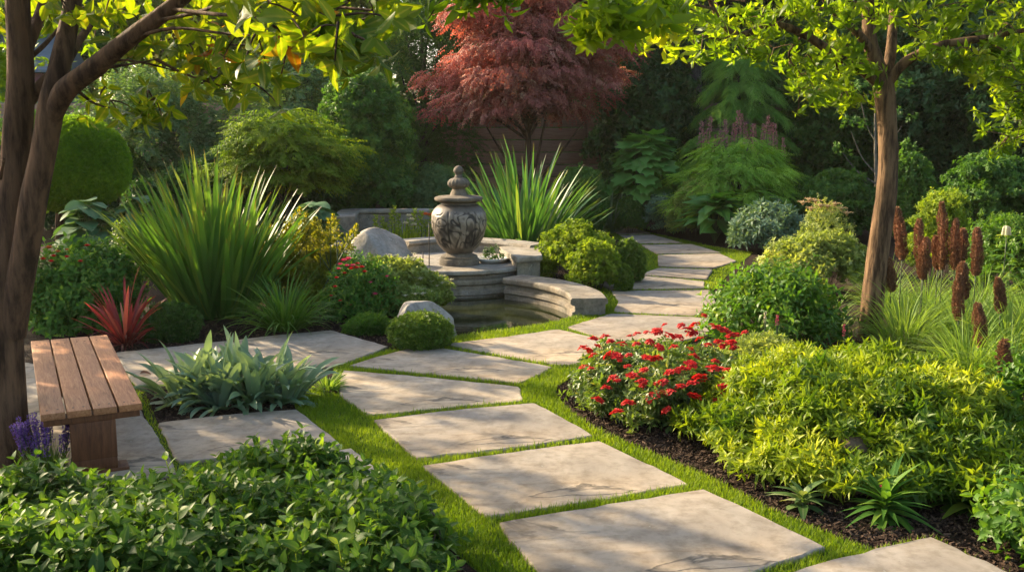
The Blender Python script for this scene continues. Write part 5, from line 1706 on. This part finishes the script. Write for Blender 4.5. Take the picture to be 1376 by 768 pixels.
# ---- right bed
x, rx, h = span(768, 1004, 470, 7.9)
rf = thing('red_flower_bush', 'low spreading bush covered in bright red flower clusters beside the path', 'flower bush', (x, 7.86, 0))
m_ = MB()
p_, o_, sv = mound_pts(3000, rx, .95, h, .16, .16, 4.5, .55, .3, 241, .25)
sprigs_on(m_, ['rose'], p_, o_, .95, .4, .45, None)
stems(m_, 30, .3, rx, .9, h, .005, seed=5)
m_.build('foliage', [M['rose'], M['twig']], rf)
src = head('cluster', 14).build('flower_cluster', M['red'], rf)
pts = [(783, 471), (797, 459), (813, 456), (820, 462), (797, 481), (803, 469), (818, 481), (827, 481), (836, 466), (846, 455), (856, 452), (845, 481), (869, 450), (883, 449), (900, 455), (855, 466),
       (886, 470), (874, 486), (865, 501), (849, 509), (814, 525), (829, 515), (823, 512), (881, 521), (888, 519), (880, 536), (899, 505), (911, 501), (917, 499), (928, 494), (940, 511), (958, 499), (967, 500),
       (977, 501), (980, 513), (961, 489), (951, 467), (977, 449), (983, 455), (990, 453), (1000, 450), (963, 443), (957, 440), (972, 447), (829, 558), (785, 497), (794, 499), (862, 523), (914, 523), (940, 459), (925, 447), (905, 470), (934, 440), (946, 427), (893, 440), (915, 441)]
r = np.random.default_rng(242)
pts += [(r.uniform(785, 995), r.uniform(450, 555)) for _ in range(32)]
loc_ = []
sn_ = None
for a_, b_ in pts:
    # walk the sight line forward until it meets the bush dome
    for Y in np.arange(6.5, 9.3, .02):
        q_ = at(a_, b_, Y)
        e_ = ((q_[0] - x) / (rx * 1.12)) ** 2 + ((q_[1] - 7.86) / 1.04) ** 2 + (max(q_[2] - .16, 0) / (h - .08)) ** 2
        if e_ <= 1:
            break
    else:
        q_ = at(a_, b_, 8.2)
    loc_.append(tuple(q_ - np.array((x, 7.86, -.02))))
copies(src, rf, loc_, [r.uniform(.8, 1.6) for _ in loc_], [(r.normal(-.25, .25), r.normal(0, .25), r.uniform(0, 6)) for _ in loc_])
# lime shrub: mound of drooping whorled shoots
x, rx, h = span(925, 1392, 456, 6.9)
def lime_shrub(name, label, xc, yc, rx, ry, h, z0, n, seed, size=1.0, mat='lime', flatten=.3, keys=('lime', 'lime2')):
    m_ = MB()
    p_, o_, sv = mound_pts(n, rx, ry, h, z0, .14, 3.6, .42, .42, seed, flatten)
    r = np.random.default_rng(seed)
    t = np.clip(r.uniform(.1, .65, len(p_)) + .14 * sv, 0, 1)
    sprigs_on(m_, list(keys), p_, o_, size, .35, .38, t, 0, False, r)
    stems(m_, 36, .2, rx, ry, h, .006, seed=seed)
    return tag(m_.build(name, [M[mat], M['twig']], None, (xc, yc, 0)), label, 'shrub')
ls_ = []
r = np.random.default_rng(250)
for i_ in range(78):
    f = (i_ + .5) / 78
    a, q_ = i_ * 2.39996 + r.uniform(-.3, .3), math.sqrt(f)
    zt_ = (h - .10) * math.sqrt(max(.05, 1 - .93 * q_ ** 2.4)) * r.uniform(.86, 1.04)
    ls_.append((math.cos(a) * q_ * (rx - .2), math.sin(a) * q_ * 1.12 - .12 * q_, max(.13, zt_ - .10), r.uniform(.18, .30)))
for i_ in range(16):
    a = math.pi * (1.20 + .62 * i_ / 15) + r.uniform(-.05, .05)
    ls_.append((math.cos(a) * (rx - .16), math.sin(a) * 1.10 - .12, r.uniform(.13, .22), r.uniform(.17, .24)))
m_ = MB()
crown_lumps(m_, ls_, ['lime', 'lime2'], .84, 118, .25, .42, False, 251, .42, .5, low=.1, tv=.26)
stems(m_, 46, .25, rx, .95, h, .006, seed=251)
tag(m_.build('lime_shrub', [M['lime'], M['twig']], None, (x - .05, 6.85, 0)), 'large bright yellow green spreading shrub at the foot of the right tree', 'shrub')
lumpy(1205, 1420, 568, 6.2, 'green_shrub', 'darker green leafy shrub in the right foreground before the lime shrub', 'shrub', ['lime2', 'fg2'], .95, 75, 'fg', nl=34, lr=.2, squash=.5, seed=252, ry=.45)
# leafy bush
lumpy(945, 1142, 345, 10.2, 'leafy_bush', 'fresh green leafy bush between the far path and the pale spirea', 'bush', ['leafy', 'per'], 1.05, 34, 'leafy', nl=40, lr=.25, squash=.85, up=.8, jit=.5, seed=253, ry=.8)
def stalk_flower(px_, py_, Y, name, label, mat, L_, w):
    q_ = at(px_, py_, Y)
    t = thing(name, label, 'flower', (q_[0], Y, 0))
    m_ = MB()
    tube(m_, [(0, 0, 0), (.01, 0, q_[2])], (.005, .003), 5, 3)
    m_.build('stem', M['stem'], t)
    m_ = plume_mesh(60, L_, w, int(px_), .016)
    m_.build('flower_head', [M[mat], M['stem']], t, (0, 0, q_[2] - L_ * .4))
stalk_flower(1044, 432, 9.3, 'pink_flower', 'single dark pink flower spike before the leafy green bush', 'pink', .10, .012)
stalk_flower(1134, 446, 9.2, 'pink_flower', 'pale pink flower spike left of the foot of the right tree', 'pink', .11, .012)
stalk_flower(1028, 428, 9.35, 'cream_flower', 'pale cream flower spike beside the dark pink one', 'whitepetal', .11, .014)
# feathery cream plants between red bush and lime shrub
mnd(960, 1075, 448, 8.9, 'fine_plant', 'fine pale green stems with cream buds behind the lime shrub', 'plant', 'fine', 1.0, 500, 'spirea', seed=254, ry=.3, lump=.3)
# fountain grass clumps
G_F = 'pale green fountain grass clumps'
for (gx, gy, n, L_, lab, sd_) in ((1110, 452, 130, (.4, .75), 'fountain grass clump left of the right tree trunk', 1), (1215, 470, 430, (.5, .98), 'fountain grass clump just right of the tree trunk', 2), (1290, 462, 480, (.55, 1.0), 'fountain grass clump under the tallest brown spikes', 3),
                                   (1352, 480, 480, (.55, 1.0), 'fountain grass clump at the right picture edge behind the dark red spike', 4), (1300, 505, 420, (.45, .85), 'fountain grass clump nearest, just behind the lime shrub', 5), (1245, 430, 300, (.5, .9), 'fountain grass clump farthest back beneath the round bright shrub', 6),
                                   (1320, 425, 320, (.5, .95), 'fountain grass clump behind the lone brown spike', 7), (1385, 450, 300, (.5, .95), 'fountain grass clump cut by the right picture edge below the white flower', 8), (1190, 420, 240, (.45, .85), 'fountain grass clump far back directly right of the tree trunk', 9), (1355, 520, 260, (.4, .75), 'fountain grass clump low behind the edge plant', 10)):
    b = P(gx, gy)
    clumped('fountain_grass', lab, 'grass clump', b, M['fountain'], G_F, n=n, r0=.2, Lr=L_, w=.011, lean=(3, 50), curve=(60, 140), seed=260 + sd_, wprof='grass', seg=9)
b = P(1224, 472)
m_ = MB()
blades(m_, 260, .22, (.28, .42), .007, (20, 60), (80, 150), seed=271, wprof='grass', rxy=(1.2, .4), seg=8)
tag(m_.build('dry_grass', M['drygrass'], None, b), 'pale dry drooping grass tuft right of the tree trunk', 'grass clump')
# brown flower spikes: (top px, bottom px of the brown head, lean)
SPK = [(1205, 279, 1212, 348, 10.6, 'tall brown spike closest to the right tree trunk'), (1196, 347, 1197, 392, 10.3, 'short brown spike peeping out beside the trunk'),
       (1234, 295, 1239, 372, 10.4, 'brown spike with a fused shorter one, second from the trunk'), (1243, 320, 1240, 375, 10.3, 'shorter brown spike touching the second from the trunk'),
       (1267, 272, 1266, 362, 10.6, 'tallest brown spike of the whole clump'), (1258, 318, 1260, 362, 10.7, 'slim brown spike left of the tallest'), (1283, 295, 1283, 362, 10.5, 'thick brown spike right of the tallest'),
       (1293, 308, 1292, 352, 10.8, 'slim brown spike half hidden right of the thick one'), (1315, 307, 1311, 370, 10.3, 'lone brown spike standing right of the tall cluster'),
       (1294, 353, 1295, 402, 9.6, 'short upper spike of the front pair'), (1287, 369, 1288, 430, 9.5, 'lower left spike of the front pair'),
       (1341, 374, 1344, 420, 9.5, 'small brown spike leaning among grass at the right edge'), (1316, 408, 1318, 466, 8.8, 'short thick brown spike in front of the grass clumps'), (1349, 457, 1351, 506, 8.2, 'dark red brown spike lowest near the right edge')]
for i_, (ax_, ay_, bx_, by_, Y, lab) in enumerate(SPK):
    top, bot = at(ax_, ay_, Y), at(bx_, by_, Y)
    t = thing('flower_spike', lab, 'flower spike', (bot[0], Y, 0), 'brown flower spikes in the fountain grass')
    m_ = MB()
    tube(m_, [(0, 0, 0), (0, 0, bot[2] * .6), (0, 0, bot[2] + .03)], (.008, .006, .006), 6, 5)
    m_.build('stem', M['stem'], t)
    r = np.random.default_rng(280 + i_)
    n = 1900
    L_ = np.linalg.norm(top - bot)
    rad_ = .051 * r.uniform(.85, 1.1)
    z = r.uniform(0, 1, n)
    a = r.uniform(0, 6.283, n)
    q_ = rad_ * np.interp(z, (0, .08, .4, .75, .93, 1), (.45, .85, 1, .82, .5, .15)) * r.uniform(.55, 1.12, n) * (1 + .12 * np.sin(z * 14 + i_) + .1 * np.sin(3 * a + z * 9))
    axis = (top - bot)
    wob = np.sin(z * 3.5 + i_ * 1.7) * .016 * z
    p_ = np.stack((np.cos(a) * q_ + wob, np.sin(a) * q_, np.zeros(n)), -1) + z[:, None] * axis + np.array((0, 0, bot[2]))
    m_ = MB()
    m_.scatter(diamond(.024, .55), roty(np.stack((np.cos(a), np.sin(a), np.full(n, 1.1)), -1), np.stack((np.cos(a), np.sin(a), np.zeros(n)), -1) + rdir(n, r) * .6, r.uniform(.6, 1.25, n)), p_, np.clip(r.uniform(0, .6, n) + .4 * z ** 2, 0, 1))
    tube(m_, [(0, 0, bot[2]), np.array((0, 0, bot[2])) + axis * .95], (rad_ * .6, rad_ * .4), 8, 3)
    m_.build('seed_head', M['brownspike'], t)
# white hooded flower
q_ = at(1352, 313, 11.6)
wf = thing('white_flower', 'single white hooded flower on a leafy stem before the right hedge', 'flower', (q_[0], 11.6, 0))
m_ = MB()
tube(m_, [(0, 0, 0), (.01, 0, q_[2])], (.008, .006), 6, 4)
m_.build('stem', M['stem'], wf)
m_ = MB()
lathe(m_, [(.006, .085), (.028, .08), (.038, .055), (.040, .02), (.046, -.02)], 40, lobes=(5, .5, -.1, .1), cap_top=False)
m_.build('bloom', M['whitepetal'], wf, (0, 0, q_[2]))
m_ = MB()
r = np.random.default_rng(291)
n = 6
a = np.arange(n) * 1.05
m_.scatter(leaf(.13, .42, 4, .25, .2), roty(np.stack((np.cos(a), np.sin(a), np.full(n, .15)), -1), np.tile((0, 0, 1.), (n, 1)), np.ones(n)), np.tile((0, 0, -.03), (n, 1)), np.full(n, .9))
m_.build('collar', M['golden'], wf, (0, 0, q_[2]))
m_ = MB()
n = 22
a = r.uniform(0, 6.283, n)
m_.scatter(leaf(.2, .3, 4, .25, .4), roty(np.stack((np.cos(a), np.sin(a), np.full(n, .3)), -1), np.tile((0, 0, 1.), (n, 1)), r.uniform(.7, 1.2, n)), np.stack((0 * a, 0 * a, r.uniform(.3, .92, n) * q_[2]), -1), r.uniform(.2, .9, n))
m_.build('leaf_stem', M['leafy'], wf)
# small plants at the near right
b = P(1078, 686)
leafm = leaf(1, .2, 7, .3, .55, 'lance')
def rosette(name, label, b, n, L_, wd, mat, seed, el=(20, 85), cat='perennial'):
    r = np.random.default_rng(seed)
    m_ = MB()
    lf = leaf(1, wd, 7, .3, .75, 'lance')
    a = np.arange(n) * 2.39996 + r.normal(0, .2, n)
    e = np.radians(np.linspace(el[0], el[1], n) + r.normal(0, 7, n))
    d = np.stack((np.sin(e) * np.cos(a), np.sin(e) * np.sin(a), np.cos(e)), -1)
    nn = np.stack((-np.cos(e) * np.cos(a), -np.cos(e) * np.sin(a), np.sin(e)), -1)
    m_.scatter(lf, roty(d, nn, L_ * r.uniform(.7, 1.15, n)), np.tile((0, 0, .02), (n, 1)) + np.c_[np.zeros((n, 2)), (1 - np.arange(n) / n) * L_ * .35], r.uniform(.1, .95, n))
    tube(m_, [(0, 0, 0), (0, 0, L_ * .4)], (.008, .005), 6, 3, m=1)
    return m_
o = rosette('', '', b, 20, .17, .36, 'euon', 301, (15, 80)).build('rosette_plant', [M['euon'], M['stem']], None, b)
tag(o, 'small pale edged rosette plant at the lawn edge in the right bed', 'perennial')
b = P(1188, 700)
rp = thing('rosette_plant', 'dark green rosette with one pink flower on the near right mulch', 'perennial', b)
rosette('', '', b, 64, .25, .20, 'fg', 302, (8, 84)).build('foliage', [M['flowerbush'], M['stem']], rp)
m_ = head('rose', 15)
m_.build('flower', M['pink'], rp, (-.03, -.02, .21)).scale = (.62,) * 3
b = P(1305, 690)
o = rosette('', '', b, 44, .24, .38, 'fg', 303, (5, 85)).build('rosette_plant', [M['fg'], M['stem']], None, b)
tag(o, 'dark green broad leaved plant on the mulch below the darker shrub', 'perennial')
# plants cut by the right edge
mnd(1336, 1440, 660, 5.0, 'edge_plant', 'bright leafy plant cut by the bottom right corner', 'plant', ['leafy'], .85, 130, 'leafy', seed=311, ry=.25, lump=.25)
mnd(1352, 1440, 482, 6.6, 'edge_plant', 'bright leafy plant at the right edge above the lime shrub', 'plant', ['leafy'], .9, 120, 'leafy', seed=312, ry=.2, lump=.3)
# one leaf fallen on the mulch, and a brown leaf on the slab by the bench
b = P(1320, 741)
m_ = MB(); m_.scatter(leaf(.075, .8, 5, .15, .1, 'heart'), frames(np.array([[1., .3, 0]]), np.array([[.1, -.2, 1.]])), np.array([[0, 0, .012]]), [.9])
tag(m_.build('fallen_leaf', M['box'], None, b), 'single green leaf lying on the near right mulch', 'leaf')
b = P(188, 503, .04)
m_ = MB(); m_.scatter(leaf(.10, .6, 5, .5, .4, 'ovate'), frames(np.array([[1., .5, .2]]), np.array([[.1, -.2, 1.]])), np.array([[0, 0, .008]]), [.3])
tag(m_.build('fallen_leaf', M['brownspike'], None, b), 'curled brown leaf lying on the grey slab beside the bench', 'leaf')

# ================================================================== THE TWO NEAR TREES
def limb(parent, pts, rad, mat, name='limb', seg=14, n=None, bump=.06, seed=0, flare=0):
    m_ = MB()
    tube(m_, pts, rad, seg, n or len(pts) * 8, bump, seed, flare=flare)
    return m_.build(name, mat, parent)
def leaf_clusters(mb, mt, tips, key, size, per, rad, seed, droop=.55, ms=0, anchor=None):
    r = np.random.default_rng(seed)
    for c_ in tips:
        c_ = np.asarray(c_, float)
        n = max(3, int(per * r.uniform(.7, 1.3)))
        p_ = c_ + r.normal(0, rad, (n, 3)) * np.array((1, 1, .6))
        o_ = norm(p_ - c_ + np.array((0, 0, -.02)))
        sprigs_on(mb, key, p_, o_, size, -droop * .5, .55, np.clip(r.uniform(.05, .75, n) + r.normal(0, .12), 0, 1), 0, False, r)
        if mt is not None:
            for q_ in p_[::2]:
                tube(mt, [c_ + np.array((0, 0, .05)), (c_ + q_) / 2 + np.array((0, 0, .04)), q_], (.006, .003), 4, 4, cap=False)
# left tree
LT = thing('left_tree', 'dark multi stemmed tree at the left edge with backlit leaves overhead', 'tree', P(8, 622))
o0 = P(8, 622)
def lp(a, b, Y):
    return tuple(at(a, b, Y) - o0)
Y0 = o0[1]
limb(LT, [lp(10, 635, Y0), lp(7, 560, Y0), lp(6, 470, Y0), lp(8, 390, Y0), lp(14, 300, Y0), lp(22, 200, Y0), lp(28, 100, Y0), lp(24, 10, Y0), lp(22, -120, Y0)], (.155, .135, .12, .115, .10, .088, .078, .07, .05), M['barkdark'], 'trunk', 20, 90, .08, 1, .35)
limb(LT, [lp(16, 450, Y0 - .02), lp(28, 370, Y0 - .06), lp(42, 290, Y0 - .1), lp(57, 210, Y0 - .12), lp(70, 140, Y0 - .12), lp(82, 80, Y0 - .1), lp(95, 20, Y0), lp(108, -60, Y0 + .1), lp(130, -160, Y0 + .3)], (.085, .088, .082, .078, .075, .065, .055, .05, .035), M['barkdark'], 'limb', 18, 80, .08, 2)
limb(LT, [lp(66, 165, Y0 - .12), lp(88, 122, Y0 - .2), lp(130, 88, Y0 - .3), lp(180, 48, Y0 - .4), lp(228, 12, Y0 - .5), lp(290, -40, Y0 - .6), lp(380, -110, Y0 - .8)], (.06, .066, .06, .052, .045, .038, .02), M['barkdark'], 'limb', 16, 60, .08, 3)
limb(LT, [lp(26, 150, Y0), lp(45, 128, Y0 + .05), lp(62, 108, Y0 + .02), lp(82, 90, Y0)], (.04, .042, .04, .03), M['barkdark'], 'limb', 12, 24, .08, 4)
limb(LT, [lp(30, 96, Y0), lp(38, 60, Y0 + .1), lp(52, 25, Y0 + .2), lp(70, -40, Y0 + .4)], (.04, .042, .036, .02), M['barkdark'], 'limb', 12, 24, .08, 5)
limb(LT, [lp(33, 84, Y0 + .1), lp(60, 60, Y0 + .2), lp(86, 30, Y0 + .4)], (.018, .015, .01), M['barkdark'], 'limb', 8, 16, .06, 6)
limb(LT, [lp(84, 95, Y0), lp(110, 50, Y0 + .3), lp(140, 10, Y0 + .6)], (.03, .026, .015), M['barkdark'], 'limb', 10, 20, .06, 7)
twg = MB()
for pts in ([(130, 92, Y0 - .3), (165, 88, Y0 - .1), (210, 80, Y0)], [(180, 50, Y0 - .4), (235, 38, Y0 - .6), (300, 45, Y0 - .8), (350, 48, Y0 - 1)], [(120, 100, Y0 - .25), (150, 82, Y0 - .1), (190, 84, Y0 + .1), (235, 95, Y0 + .1)],
            [(200, 30, Y0 - .45), (260, 18, Y0 - .7), (320, 0, Y0 - 1.2), (380, 5, Y0 - 1.8), (450, 20, Y0 - 2.2)], [(100, 118, Y0 - .2), (125, 138, Y0 - .1), (150, 146, Y0)],
            [(228, 12, Y0 - .5), (300, 20, Y0 - 1), (370, 18, Y0 - 1.6), (440, 10, Y0 - 2.1), (500, 14, Y0 - 2.3)], [(210, 80, Y0), (250, 100, Y0), (295, 115, Y0)], [(0, 240, Y0 - .5), (5, 215, Y0 - .6), (4, 214, Y0 - .6)]):
    tube(twg, [lp(*q_) for q_ in pts], (.012, .005), 6, 14, cap=False)
cr = MB()
near = [(150, 146, Y0), (140, 130, Y0), (200, 132, Y0 + .1), (208, 142, Y0), (285, 118, Y0), (300, 125, Y0 - .1), (340, 122, Y0 - .2), (275, 90, Y0 + .1), (300, 85, Y0), (320, 95, Y0 - .1), (255, 70, Y0 - .1), (230, 55, Y0 + .1), (215, 75, Y0 + .3),
        (180, 30, Y0 + .3), (195, 60, Y0 + .2), (165, 65, Y0 + .4), (290, 50, Y0 - .3), (320, 60, Y0 - .5), (260, 30, Y0 - .3), (340, 40, Y0 - .4), (240, 15, Y0 + .2), (300, 20, Y0 - .2), (350, 75, Y0 - .2), (380, 60, Y0),
        (60, 25, Y0 + .4), (110, 20, Y0 + .5), (30, 10, Y0 + .5), (85, 55, Y0 + .8), (135, 30, Y0 + .8), (80, 8, Y0 - .2), (20, 30, Y0 + .9), (150, 5, Y0)]
leaf_clusters(cr, twg, [lp(*q_) for q_ in near], 'ltree', 1.0, 5, .10, 401)
closer = [(388, 40, 4.0), (418, 62, 3.9), (455, 48, 3.9), (478, 66, 4.0), (345, 60, 4.3), (368, 52, 4.2), (350, 25, 4.6), (375, 30, 4.4), (395, 20, 4.3), (410, 45, 4.2), (430, 35, 4.1), (445, 55, 4.2), (462, 38, 4.1), (480, 50, 4.2), (470, 20, 4.3), (495, 15, 4.3), (420, 10, 4.4), (500, 40, 4.5), (330, 8, 4.8), (452, 70, 4.3), (395, 55, 4.5), (365, 5, 4.7), (440, 5, 4.4)]
leaf_clusters(cr, twg, [lp(*q_) for q_ in closer], 'ltree', 1.0, 4, .08, 402)
# canopy above the picture, which shades the bench and the near bush
r = np.random.default_rng(403)
up = []
for i_ in range(150):
    a, q_ = r.uniform(0, 6.283), math.sqrt(r.uniform(0, 1))
    up.append((math.cos(a) * q_ * 2.5 + .5, math.sin(a) * q_ * 2.4 - .6, r.uniform(3.35, 4.9) - .45 * q_ * q_))
up = [u for u in up if (u[2] + o0[2] - 2.2) / (u[1] + o0[1]) > .20 and -.84 * u[0] + .54 * u[1] < .35]
leaf_clusters(cr, twg, up, 'ltree', 1.05, 9, .24, 404)
def join(a, b):
    for f, m in b.F:
        a.F.append((f + a.n, 1))
    a.V += b.V; a.t += b.t; a.r += b.r; a.a += b.a
    a.n += b.n
join(cr, twg)
cr.build('crown', [M['ltree'], M['barkdark']], LT)
# right tree
b0 = P(1170, 458)
RT = thing('right_tree', 'young tree with slim brown leaning trunk and sunlit yellow green crown on the right', 'tree', b0)
def rp_(a, b, Y=b0[1]):
    return tuple(at(a, b, Y) - b0)
YR = b0[1]
limb(RT, [rp_(1169, 470), rp_(1170, 440), rp_(1174, 390), rp_(1181, 330), rp_(1188, 280), rp_(1193, 230), rp_(1193, 180), rp_(1189, 130), rp_(1186, 104)], (.128, .120, .115, .110, .106, .102, .098, .104, .098), M['bark'], 'trunk', 24, 110, .07, 11, .12)
limb(RT, [rp_(1188, 125), rp_(1180, 95), rp_(1170, 60), rp_(1167, 20), rp_(1166, -60), rp_(1160, -200)], (.085, .085, .072, .062, .05, .03), M['bark'], 'limb', 14, 50, .07, 12)
limb(RT, [rp_(1187, 122), rp_(1162, 96, YR - .1), rp_(1120, 72, YR - .2), rp_(1080, 46, YR - .3), rp_(1040, 34, YR - .5), rp_(1000, 46, YR - .8), rp_(975, 38, YR - 1), rp_(958, 10, YR - 1.2), rp_(940, -40, YR - 1.5)], (.05, .052, .045, .04, .034, .03, .026, .02, .012), M['bark'], 'limb', 12, 60, .07, 13)
limb(RT, [rp_(1188, 118), rp_(1197, 70, YR + .1), rp_(1201, 20, YR + .2), rp_(1210, -60, YR + .4), rp_(1225, -160, YR + .6)], (.055, .055, .045, .04, .025), M['bark'], 'limb', 12, 40, .07, 14)
limb(RT, [rp_(1190, 118), rp_(1215, 85, YR - .1), rp_(1260, 62, YR - .2), rp_(1320, 52, YR - .3), rp_(1390, 38, YR - .5)], (.05, .05, .042, .034, .02), M['bark'], 'limb', 12, 40, .07, 15)
limb(RT, [rp_(1172, 70), rp_(1150, 42, YR - .2), rp_(1115, 8, YR - .4), rp_(1080, -50, YR - .7)], (.045, .042, .036, .02), M['bark'], 'limb', 12, 30, .07, 16)
tw = MB()
cr = MB()
r = np.random.default_rng(411)
tips = []
# fringe of hanging sprays seen under the crown, nearer ones to the left
FR = [(1075, 125), (1090, 110), (1110, 122), (1130, 132), (1150, 140), (1140, 118), (1100, 100), (1125, 95), (1060, 90), (1040, 72), (1085, 80), (1110, 60), (1140, 70), (1020, 62), (1000, 72), (985, 58), (965, 68), (945, 55), (975, 40), (1010, 35),
      (930, 40), (915, 48), (900, 30), (890, 50), (1040, 30), (1070, 25), (1100, 20), (1130, 25), (1220, 40), (1245, 55), (1265, 75), (1290, 70), (1280, 45), (1310, 80), (1330, 70), (1300, 90), (1345, 95), (1360, 75), (1325, 45), (1355, 40), (1240, 20), (1270, 15), (1305, 15), (1340, 10), (1375, 20), (1370, 100),
      (1000, 10), (960, 8), (930, 12), (905, 5), (1055, 5), (1150, 10), (1180, 30), (1215, 10), (1375, 60), (1150, 90), (1095, 130), (1120, 108)]
for a_, b_ in FR:
    tips.append(rp_(a_, b_, YR + r.uniform(-1.3, .9)))
leaf_clusters(cr, tw, tips, 'rtree', .95, 6, .16, 412)
cl = [(785, 8, 5.6), (800, 25, 5.5), (815, 35, 5.4), (835, 22, 5.4), (850, 40, 5.5), (868, 28, 5.6), (885, 45, 5.8), (900, 20, 5.9), (820, 5, 5.6), (860, 5, 5.7), (790, 30, 5.7), (930, 25, 6.2), (842, 8, 5.3), (880, 10, 5.9), (610, -4, 5.2), (640, -2, 5.2), (655, 4, 5.3)]
leaf_clusters(cr, tw, [rp_(*q_) for q_ in cl], 'rtree', .95, 5, .09, 413)
for pts in ([(958, 12, YR - 1.2), (900, 0, 7.2), (850, 5, 6), (800, 8, 5.6), (700, -30, 5.3), (640, -12, 5.2)], [(1000, 44, YR - .8), (960, 52, YR - .9), (920, 40, YR - 1.2)], [(1080, 46, YR - .3), (1060, 75, YR - .2), (1085, 110, YR)], [(1120, 72, YR - .2), (1128, 100, YR), (1140, 130, YR)],
            [(1260, 62, YR - .2), (1290, 75, YR), (1310, 88, YR + .1)], [(1320, 52, YR - .3), (1350, 70, YR - .3), (1365, 95, YR - .3)]):
    tube(tw, [rp_(*q_) for q_ in pts], (.014, .005), 6, 14, cap=False)
up = []
for i_ in range(190):
    a, q_ = r.uniform(0, 6.283), math.sqrt(r.uniform(0, 1))
    up.append((math.cos(a) * q_ * 2.7 - .1, math.sin(a) * q_ * 2.3 - .3, r.uniform(3.9, 6.0) - .5 * q_ * q_))
up = [u for u in up if (u[2] + b0[2] - 2.2) / (u[1] + b0[1]) > .155]
leaf_clusters(cr, tw, up, 'rtree', 1.0, 8, .26, 414)
join(cr, tw)
cr.build('crown', [M['rtree'], M['bark']], RT)
# a second sunlit tree reaching in at the right edge
rx0 = at(1440, 150, 10.5)
ET = thing('edge_tree', 'sunlit leafy branches of a tree standing past the right edge', 'tree', (rx0[0] + .8, 10.5, 0))
o1 = np.array((rx0[0] + .8, 10.5, 0))
cr, tw = MB(), MB()
tube(tw, [(0, 0, 0), (.05, 0, 1.5), (-.05, 0, 3), (0, 0, 4.2)], (.12, .1, .08, .04), 14, 24, .06)
tips = [tuple(at(a_, b_, 10.4 + r.uniform(-.3, .4)) - o1) for a_, b_ in ((1362, 130), (1350, 145), (1368, 150), (1372, 170), (1355, 190), (1368, 195), (1375, 120), (1345, 110), (1385, 140), (1385, 180), (1390, 110), (1360, 90))]
leaf_clusters(cr, tw, tips, 'rtree', .85, 6, .12, 421)
for c_ in tips[::2]:
    tube(tw, [(0, 0, 2.0), np.array(c_) * .5 + np.array((0, 0, 1.3)), c_], (.02, .006), 6, 8, cap=False)
up = [(r.normal(.3, .8), r.normal(0, .8), r.uniform(3, 5)) for _ in range(40)]
leaf_clusters(cr, tw, up, 'rtree', 1.0, 8, .25, 422)
cr.build('crown', M['rtree'], ET)
tw.build('trunk', M['bark'], ET)
# two trees standing left of the picture: their crowns break up the low sun
def shade_tree(label, x, y, h, rad, z0, n, seed, per=9, size=1.3):
    t = thing('shade_tree', label, 'tree', (x, y, 0), 'trees left of the picture')
    m_, mt = MB(), MB()
    r = np.random.default_rng(seed)
    tube(mt, [(0, 0, -.1), (.05, 0, z0), (0, .1, h * .8)], (.2, .15, .05), 12, 16, .05)
    tips = []
    for i_ in range(n):
        d_ = rdir(1, r)[0]
        q_ = r.uniform(.35, 1) ** .5
        tips.append((d_[0] * rad * q_, d_[1] * rad * q_, z0 + (h - z0) * (.5 + .5 * d_[2] * q_)))
    leaf_clusters(m_, None, tips, 'rtree', size, per, .3, seed)
    for c_ in tips[::3]:
        b_ = np.array((0, 0, z0 * .6 + c_[2] * .3))
        tube(mt, [b_, b_ * .4 + np.array(c_) * .6, c_], (.03, .01), 5, 6, cap=False)
    m_.build('crown', M['rtree'], t)
    mt.build('trunk', M['bark'], t)
shade_tree('smaller leafy tree near the bench just outside the left edge', -7.4, 9.2, 5.2, 1.6, 2.3, 44, 434, 8)
shade_tree('leafy tree standing just outside the left edge, shading the bench', -8.3, 12.4, 4.7, 2.5, 1.7, 90, 431)

# ================================================================== AIR
bm = bmesh.new()
bmesh.ops.create_cube(bm, size=2)
for v_ in bm.verts:
    v_.co = Vector((v_.co.x * 305, 220 + v_.co.y * 285, 9.5 + v_.co.z * 10.5))
me = bpy.data.meshes.new('haze')
bm.to_mesh(me)
bm.free()
hz = bpy.data.objects.new('haze', me)
C.objects.link(hz)
hm = bpy.data.materials.new('haze_air')
hm.use_nodes = True
hm.node_tree.nodes.remove(hm.node_tree.nodes['Principled BSDF'])
pv = hm.node_tree.nodes.new('ShaderNodeVolumePrincipled')
pv.inputs['Color'].default_value = (0.95, 0.90, 0.74, 1)
pv.inputs['Density'].default_value = 0.00035
pv.inputs['Anisotropy'].default_value = 0.3
hm.node_tree.links.new(pv.outputs[0], hm.node_tree.nodes['Material Output'].inputs['Volume'])
me.materials.append(hm)
setting(hz, 'stuff')
